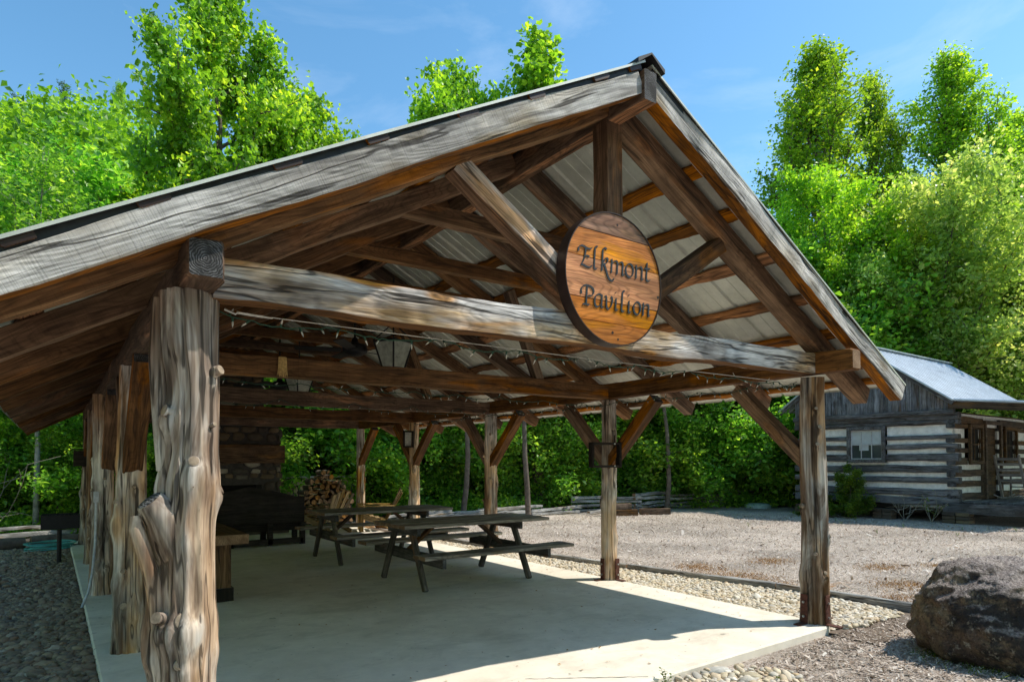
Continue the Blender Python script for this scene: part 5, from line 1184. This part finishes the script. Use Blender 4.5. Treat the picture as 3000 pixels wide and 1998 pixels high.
for i in range(6): beam('seat_slat', (-.27, -.25 + i * .09, .42), (.27, -.25 + i * .09, .42), .07, .018, CG, rc, wob=.001)
for z_ in (.2, .32): beam('rung', (-.27, -.25, z_), (.27, -.25, z_), .025, .025, CG, rc, wob=.001)


# ------------------------------------------------------------------ trees
def leaf_quads(C, size, r, up=0.35, asp=0.72, drop=0.25):
    n = len(C); N = r.normal(0, 1, (n, 3)); N[:, 2] = np.abs(N[:, 2]) * 1.0 + up; N /= np.linalg.norm(N, axis=1)[:, None]
    A = np.cross(N, r.normal(0, 1, (n, 3))); A /= np.linalg.norm(A, axis=1)[:, None] + 1e-9; Bv = np.cross(N, A)
    s_ = (size * np.exp(r.normal(0, .25, n)))[:, None]
    A = A * s_; Bv = Bv * s_ * asp
    V = np.stack([C - A * .5, C + Bv * .5 - A * .08 + N * s_ * .10, C + A * .5 - N * s_ * drop * .4, C - Bv * .5 - A * .08 + N * s_ * .10], 1)
    return V.reshape(-1, 3)
HEX = np.array([(-.48, 0), (-.22, .46), (.38, .40), (.24, 0), (.38, -.40), (-.22, -.46)])
def leaf_hex(C, size, r, up=0.35):
    n = len(C); N = r.normal(0, 1, (n, 3)); N[:, 2] = np.abs(N[:, 2]) + up; N /= np.linalg.norm(N, axis=1)[:, None]
    A = np.cross(N, r.normal(0, 1, (n, 3))); A /= np.linalg.norm(A, axis=1)[:, None] + 1e-9; Bv = np.cross(N, A)
    s_ = (size * np.clip(np.exp(r.normal(0, .28, n)), .5, 1.5))[:, None]
    return np.stack([C + (A * a + Bv * b + N * (abs(b) * .35 - abs(a) * .12)) * s_ for a, b in HEX], 1).reshape(-1, 3)
class Tree:
    def __init__(s, seed): s.r = np.random.default_rng(seed); s.mb = MB(); s.C = []; s.Rn = []; s.hexl = False
    def limb(s, p, d, L, r0, depth, cl, dens, up=0.25, nseg=5, side=5):
        pts = [p.copy()]; q = p.copy(); dd = d.copy()
        for i in range(nseg):
            dd = dd + s.r.normal(0, .13, 3) + np.array([0, 0, up * .25]); dd /= np.linalg.norm(dd); q = q + dd * L / nseg; pts.append(q.copy())
        rad = [max(.006, r0 * (1 - .85 * i / nseg)) for i in range(nseg + 1)]
        s.mb.tube([tuple(x) for x in pts], rad, 5 if r0 < .03 else 7, 0, False)
        if depth > 0:
            for k in range(side):
                t = s.r.uniform(.25, 1.0); i = min(nseg - 1, int(t * nseg)); b = pts[i] + (pts[i + 1] - pts[i]) * (t * nseg - i)
                nd = dd + s.r.normal(0, .75, 3); nd /= np.linalg.norm(nd); s.limb(b, nd, L * s.r.uniform(.28, .5) * (1.15 - .4 * t), r0 * .45, depth - 1, cl, dens, up, 3, max(2, side - 2))
        lo = 0.35 if depth else 0.15
        n = int(dens * L); t = s.r.uniform(lo, 1.05, n) * nseg; i = np.clip(t.astype(int), 0, nseg - 1); P = np.array(pts)
        c = P[i] + (P[i + 1] - P[i]) * (t - i)[:, None] + np.clip(s.r.normal(0, cl, (n, 3)), -1.9 * cl, 1.9 * cl); s.C.append(c); s.Rn.append(np.full(n, s.r.uniform(0, .45)))
    def build(s, bark, leaf, size, asp=.72, tname='tree'):
        mb = s.mb; C = np.concatenate(s.C); rn = np.concatenate(s.Rn) + s.r.uniform(0, .55, len(C))
        cen = C.mean(0); 
        n = len(C); k = 6 if s.hexl else 4
        V = leaf_hex(C, size, s.r) if s.hexl else leaf_quads(C, size, s.r, asp=asp)
        crown = np_mesh('crown', V, np.arange(k * n).reshape(-1, k), leaf, np.repeat(rn, k), k=k)
        tr = mb.build('trunk', [bark], None, True, 2.0); me = tr.data; bpy.data.objects.remove(tr)
        return me, crown
def grow(seed, Ht, base, R, shape, nl, r0, leaf, size, bark, cl=.2, dens=60, up=.5, lean=.02, depth=1, side=5, elev=.6, hexl=False):
    T = Tree(seed); r = T.r; T.hexl = hexl; pts = [np.array([0, 0, -.3])]; n = 12
    for i in range(1, n + 1): pts.append(np.array([math.sin(i * .5 + seed) * lean * Ht * .3 + r.normal(0, lean), math.cos(i * .43 + seed) * lean * Ht * .3 + r.normal(0, lean), Ht * i / n]))
    T.mb.tube([tuple(p) for p in pts], [max(.012, r0 * (1 - .93 * (i / n) ** .9)) for i in range(n + 1)], 9, 0, False)
    for k in range(nl):
        t = (k + r.uniform(0, 1)) / nl; z = base + (Ht * .985 - base) * t; i = min(n - 1, int(z / Ht * n)); f = z / Ht * n - i; b = pts[i] + (pts[i + 1] - pts[i]) * f
        a = k * 2.4 + r.uniform(-.5, .5); e = elev + .6 * t * up + r.normal(0, .1); L = R * shape(t) * r.uniform(.75, 1.15)
        T.limb(b, np.array([math.cos(a) * math.cos(e), math.sin(a) * math.cos(e), math.sin(e)]), max(.35, L), r0 * (.38 * (1 - t) + .12), depth, cl, dens, up, 5, side)
    return T.build(bark, leaf, size)
def place(protos, name, p, s_, rz, label, cat, group=None, sxy=1.0):
    t = empty(name, p, rz, label, cat, group); t.scale = (s_ * sxy, s_ * sxy, s_)
    a = bpy.data.objects.new('trunk', protos[0]); link(a, t); b = bpy.data.objects.new('crown', protos[1]); link(b, t); return t
ovoid = lambda t: (math.sin(PI * min(1, .12 + .88 * t)) ** .6) * (1 - .35 * t)
cone = lambda t: (1.02 - t) ** .8 * (.55 + .45 * min(1, t * 5))
dome = lambda t: .75 + .35 * math.sin(PI * t) - .35 * t ** 3
TUL = [grow(101, 14, 2.4, 4.7, lambda t: cone(t) * 1.05, 46, .17, M['leaf'], .125, M['bark'], .17, 100, .6, .015, 1, 7, .55, True),
       grow(102, 15, 2.4, 3.9, lambda t: cone(t) * 1.05, 40, .17, M['leaf'], .13, M['bark'], .17, 95, .6, .015, 1, 6, .6, True)]
TULS = [grow(111, 12, 2.0, 3.1, dome, 40, .12, M['leaf'], .125, M['bark'], .17, 100, .5, .02, 1, 6, .5, True)]
TALL = [grow(121 + i, 21, 7.5, 4.3, lambda t: ovoid(t), 44, .24, M['leaf_h'], .14, M['bark'], .21, 68, .7, .02, 1, 7, .75) for i in range(2)]
UND = [grow(131 + i, 6.5, .25, 2.6, dome, 30, .07, M['leaf_e'] if i == 2 else M['leaf_d'], .125, M['bark'], .20, 105, .15, .03, 1, 5, .12) for i in range(4)]
PALE = [grow(141, 10.5, .8, 3.6, dome, 42, .13, M['leaf_p'], .135, M['bark'], .20, 95, .35, .02, 1, 6, .45)]
BRT = [grow(151, 13, 1.2, 3.4, dome, 46, .15, M['leaf_h'], .145, M['bark'], .20, 95, .35, .02, 1, 6, .45)]
POLD = [grow(163, 13, 6, 2.4, ovoid, 18, .085, M['leaf_d'], .13, M['bark'], .22, 50, .4, .03, 1, 5, .4)]
POLE = [grow(161, 13, 5.5, 2.8, ovoid, 22, .085, M['leaf_d'], .13, M['bark_p'], .22, 60, .4, .012, 1, 5, .4)]
CON = [grow(171, 14, 1.0, 2.4, lambda t: (1.03 - t), 60, .14, M['needle'], .10, M['bark'], .14, 120, -.2, .005, 1, 4, .0)]
# near and middle named trees
R2 = random.Random(77)
def tp(px, D): p = at(px, D); return (p.x, p.y, -.08 + min(34, hill(p.x, p.y)))
place(TUL[0], 'tulip_tree', tp(500, 17.5), 1.1, .5, 'tallest tulip tree rising out of frame above the left roof slope', 'tree', sxy=.8)
place(TULS[0], 'tulip_tree', tp(692, 18.5), .93, 2.2, 'rounder tulip tree just right of the tallest one', 'tree', sxy=.86)
place(TULS[0], 'tulip_tree', tp(150, 14.5), .56, 1.0, 'broad sunlit tulip tree at the left edge behind the low roof corner', 'tree')
place(TULS[0], 'tulip_tree', tp(330, 20), .68, 3.0, 'small tulip tree filling the gap below the tallest crown', 'tree')
place(TULS[0], 'tulip_tree', tp(15, 15.5), .56, 4.0, 'leafy tree cut off by the left edge of the picture', 'tree')
place(TULS[0], 'tulip_tree', tp(1040, 20.5), 1.10, .9, 'flat-topped tulip tree behind the middle of the roof', 'tree', sxy=.85)
place(TUL[1], 'tulip_tree', tp(1245, 21), 1.05, 2.6, 'pointed tulip tree just left of the roof ridge', 'tree', sxy=1.3)
# right group
place(TALL[0], 'tall_poplar', tp(1895, 31), 1.04, .3, 'leftmost tall poplar of the group above the right roof slope', 'tree', sxy=1.2)
place(TALL[1], 'tall_poplar', tp(2020, 34), 1.05, 1.9, 'thin airy tall poplar in the middle of the right group', 'tree', sxy=.8)
place(TALL[0], 'tall_poplar', tp(2195, 32), 1.05, 4.0, 'tall poplar with a leaning top near the right edge', 'tree', sxy=1.15)
place(TALL[1], 'tall_poplar', tp(2345, 33), .93, 5.1, 'tall tree cut off by the right edge of the picture', 'tree')
place(BRT[0], 'bright_tree', tp(1900, 27), 1.02, 1.2, 'dense yellow-green tree below the leftmost poplar', 'tree')
place(PALE[0], 'pale_maple', tp(2185, 25), 1.16, .7, 'broad pale maple with cream and pink new leaves behind the cabin roof', 'tree')
place(PALE[0], 'pale_maple', tp(1990, 26), .86, 2.7, 'smaller pale maple between the roof edge and the cabin', 'tree')
place(PALE[0], 'pale_maple', tp(2330, 25), .92, 4.4, 'pale maple at the right edge above the cabin porch roof', 'tree')
for i, (px, D, sc, rz) in enumerate([(1840, 26, .75, 2), (2080, 26, .8, 1), (2260, 26, .72, 3), (2120, 28, .85, 5), (2400, 26, .8, 0), (1960, 29, .85, 4), (2480, 27, .9, 2), (2330, 29, .9, 1)]):
    place(BRT[0], 'bright_tree', tp(px, D), sc, rz, 'rounded green tree in the bank of foliage behind the cabin', 'tree', 'green trees behind the cabin')
# pole trunks at the left
for px, D, lb in ((84, 13.3, 'slim pale barked tree standing behind the left rail fence'), (125, 15.5, 'second slim pale trunk behind the park grill'), (1215, 17.6, 'slim dark trunk seen between the third and second right posts'), (640, 22, 'slim trunk in the wood right of the chimney'), (1530, 20.5, 'grey slim trunk in the wood right of the second right post'), (1060, 17.2, 'slim grey trunk left of the third right post')):
    place(POLE[0] if px < 200 else POLD[0], 'slim_tree', tp(px, D), .62 if px < 300 else .8, px, lb, 'tree', sxy=1.2)
# woodland edge: individual leafy understorey trees
cnt = 0
edge_pts = []
def edge(px, D, sc): edge_pts.append((px, D, sc))
for px in range(-160, 520, 75): edge(px, R2.uniform(16.5, 18), R2.uniform(.7, .95))
for px in range(-200, 560, 95): edge(px, R2.uniform(19.5, 22.5), R2.uniform(1.0, 1.35))
for px in range(-260, 480, 66): edge(px, R2.uniform(13.8, 14.8), R2.uniform(.42, .62))
for px in range(610, 1260, 62): edge(px, 18.6 + (px - 610) * .0045 + R2.uniform(-.5, .6), R2.uniform(.75, 1.0))
for px in range(1250, 1900, 58): edge(px, 22.8 + (px - 1250) * .0012 + R2.uniform(-.5, .7), R2.uniform(.85, 1.12))
for px in range(560, 1960, 78): edge(px, 26 + R2.uniform(-.8, 1.5), R2.uniform(1.25, 1.5))
for px in range(1560, 2500, 80): edge(px, 30 + R2.uniform(-.8, 1.5), R2.uniform(1.1, 1.4))
for i, (px, D, sc) in enumerate(edge_pts):
    place(UND[i % 4], 'understorey_tree', tp(px, D), sc, R2.uniform(0, 6.28), 'leafy understorey tree in the dense dark wall of the woodland edge', 'tree', 'understorey trees along the woodland edge', 1.1)
for i, px in enumerate(range(600, 1900, 130)):
    place(TALL[i % 2] if i % 2 else BRT[0], 'forest_tree', tp(px, 30 + R2.uniform(0, 3)), .55 if i % 2 else .68, i, 'taller forest tree standing behind the understorey wall', 'tree', 'forest trees behind the understorey')
# hillside wood: one mass
def mass(seed, spots, H0, mat, name, label, leaves=1500, size=.42):
    r = np.random.default_rng(seed); Cs = []; Rn = []
    for (x, y, z, h_, R_) in spots:
        n = int(leaves * R_ / 3); nc = 26; th = r.uniform(0, 2 * PI, nc); ph = r.uniform(-.5, 1, nc); c0 = np.stack([np.cos(th) * np.sqrt(1 - np.clip(ph, 0, 1) ** 2) * R_ * .8, np.sin(th) * np.sqrt(1 - np.clip(ph, 0, 1) ** 2) * R_ * .8, ph * h_ * .38], 1)
        idx = r.integers(0, nc, n); c = c0[idx] + np.clip(r.normal(0, R_ * .20, (n, 3)), -R_ * .34, R_ * .34); c += [x, y, z + h_ * .58]; Cs.append(c); Rn.append(np.clip(r.uniform(0, .5) + (ph[idx] * .12) + r.uniform(0, .5, n), 0, 1))
    C = np.concatenate(Cs); V = leaf_quads(C, size, r); n = len(C)
    tag(obj(name, np_mesh(name, V, np.arange(4 * n).reshape(-1, 4), mat, np.repeat(np.concatenate(Rn), 4))), label, 'woodland', kind='stuff')
sp = []
for D in (26, 31, 36, 42, 50, 60):
    for px in np.arange(-420, 960 if D < 45 else 800, 92 - D * .5):
        p = at(px + R2.uniform(-20, 20), D + R2.uniform(-2, 2)); z = min(34, hill(p.x, p.y))
        hmax = 1.485 + D * (1061 - (262 if px < 330 else 262 + (px - 330) * .6)) / 1476
        h_ = R2.uniform(8, 12)
        if z + h_ > hmax: h_ = hmax - z - R2.uniform(0, 1.5)
        if h_ > 3: sp.append((p.x, p.y, z, h_, min(3.4, h_ * .36) * R2.uniform(.85, 1.2)))
mass(5, sp, 9, M['leaf_m'], 'hillside_woodland', 'bright green wood covering the hillside at the upper left', 2600, .26)
sp = []
for D in (36, 42):
    for px in np.arange(900, 2700, 75):
        p = at(px, D); sp.append((p.x, p.y, 0, 12.5 if px < 1700 else 15, 3.6))
mass(6, sp, 9, M['leaf_d'], 'distant_woodland', 'deep green wood far behind the understorey and the cabin', 700, .45)
for px, D, s_, lb in ((135, 45, .93, 'dark pointed conifer standing on the hillside skyline'), (20, 47, .72, 'second dark conifer at the left end of the skyline')):
    p = tp(px, D); top = 1.485 + D * (1061 - (172 if px > 100 else 200)) / 1476; sc = (top - p[2]) / 14; place(CON[0], 'conifer', p, sc, 0, lb, 'conifer', sxy=1.0)
p = tp(265, 48); place(TALL[0], 'airy_pine', p, (1.485 + 48 * (1061 - 222) / 1476 - p[2]) / 19, 1, 'thin grey-green pine silhouetted on the skyline left of the tallest tulip tree', 'pine', sxy=.6)
# shrubs by the cabin
SH = grow(181, 1.25, .05, .62, lambda t: (1.1 - t) * (1.0 if t < .55 else .75), 30, .02, M['shrub'], .045, M['bark'], .05, 420, .1, .01, 1, 4, .2)
place(SH, 'evergreen_shrub', (17.35, 5.75, -.07), .98, 0, 'feathery yellow-green shrub growing against the cabin log wall', 'shrub')
place(SH, 'evergreen_shrub', (17.2, 6.6, -.07), .5, 2, 'low spreading shrub left of the feathery one below the vent', 'shrub', sxy=1.9)
def bare(x, y, h_, seed, label, n=7, leaves=0):
    T = Tree(seed); T.C.append(np.zeros((0, 3))); T.Rn.append(np.zeros(0))
    for k in range(n):
        a = k * 2.4; e = T.r.uniform(.7, 1.3); T.limb(np.array([0, 0, 0.]), np.array([math.cos(a) * math.cos(e), math.sin(a) * math.cos(e), math.sin(e)]), h_ * T.r.uniform(.7, 1), .007, 1, .03, leaves, .3, 5, 4)
    root = empty('bare_shrub' if not leaves else 'sparse_shrub', (x, y, -.07), 0, label, 'shrub'); tr = T.mb.build('stems', [M['twig']], root, True, 2.)
    if leaves:
        C = np.concatenate(T.C); V = leaf_quads(C, .05, T.r); nn = len(C); link(bpy.data.objects.new('leaves', np_mesh('leaves', V, np.arange(4 * nn).reshape(-1, 4), M['shrub'], T.r.uniform(0, 1, nn * 4))), root)
bare(17.55, 4.45, .7, 3, 'leafless pale twiggy shrub in front of the dark crawl space', 4); bare(17.6, 3.85, .75, 8, 'thin sparse shrub with a few green leaves right of the bare one', 4, 14)
p = tp(-30, 12.8); bare(p[0], p[1], 1.9, 9, 'tangle of pale dead branches at the left edge', 6)
for k, (px, D, z_) in enumerate(((400, 24, 0),)): pass

# unseen woods added beside and behind the camera to cut low sky light
sp = []
r4 = np.random.default_rng(44)
for a in np.arange(70, 350, 5.5):
    for R_ in (21, 27):
        az = math.radians(a + r4.uniform(-2, 2)); rr_ = R_ + r4.uniform(-1.5, 2)
        x, y = 2 + rr_ * math.sin(az), -2 + rr_ * math.cos(az)
        if a < 112: x += 12
        if a > 300: x -= 3
        sp.append((x, y, 0, r4.uniform(10, 14), 3.8))
mass(7, sp, 9, M['leaf_h'], 'sky_blocking_woodland', 'unseen green woods added beside and behind the camera to cut low sky light', 500, .55)

# ferns, ivy and saplings at the foot of the trees
def ground_cover(seed, spans, mat, name, label):
    r = np.random.default_rng(seed); Cs = []; Rn = []
    for (p0, p1, D0, D1, n) in spans:
        for i in range(n):
            px = r.uniform(p0, p1); D = D0 + (D1 - D0) * (px - p0) / (p1 - p0) + abs(r.normal(0, .8)); p = at(px, D); hh = r.uniform(.12, .6); k = int(60 * hh + 20)
            c = r.normal(0, 1, (k, 3)) * [.22, .22, hh * .3] + [p.x, p.y, max(0, hill(p.x, p.y)) + hh * .45 - .05]; Cs.append(c); Rn.append(np.clip(r.uniform(0, .5) + r.uniform(0, .5, k), 0, 1))
    C = np.concatenate(Cs); V = leaf_quads(C, .10, r); n = len(C)
    tag(obj(name, np_mesh(name, V, np.arange(4 * n).reshape(-1, 4), mat, np.repeat(np.concatenate(Rn), 4))), label, 'undergrowth', kind='stuff')
ground_cover(9, [(600, 1250, 17.4, 19.6, 260), (1240, 1880, 21.2, 22.0, 240), (-200, 480, 13.0, 13.6, 240)], M['leaf_e'], 'undergrowth', 'low leafy undergrowth where the woods meet the yard')
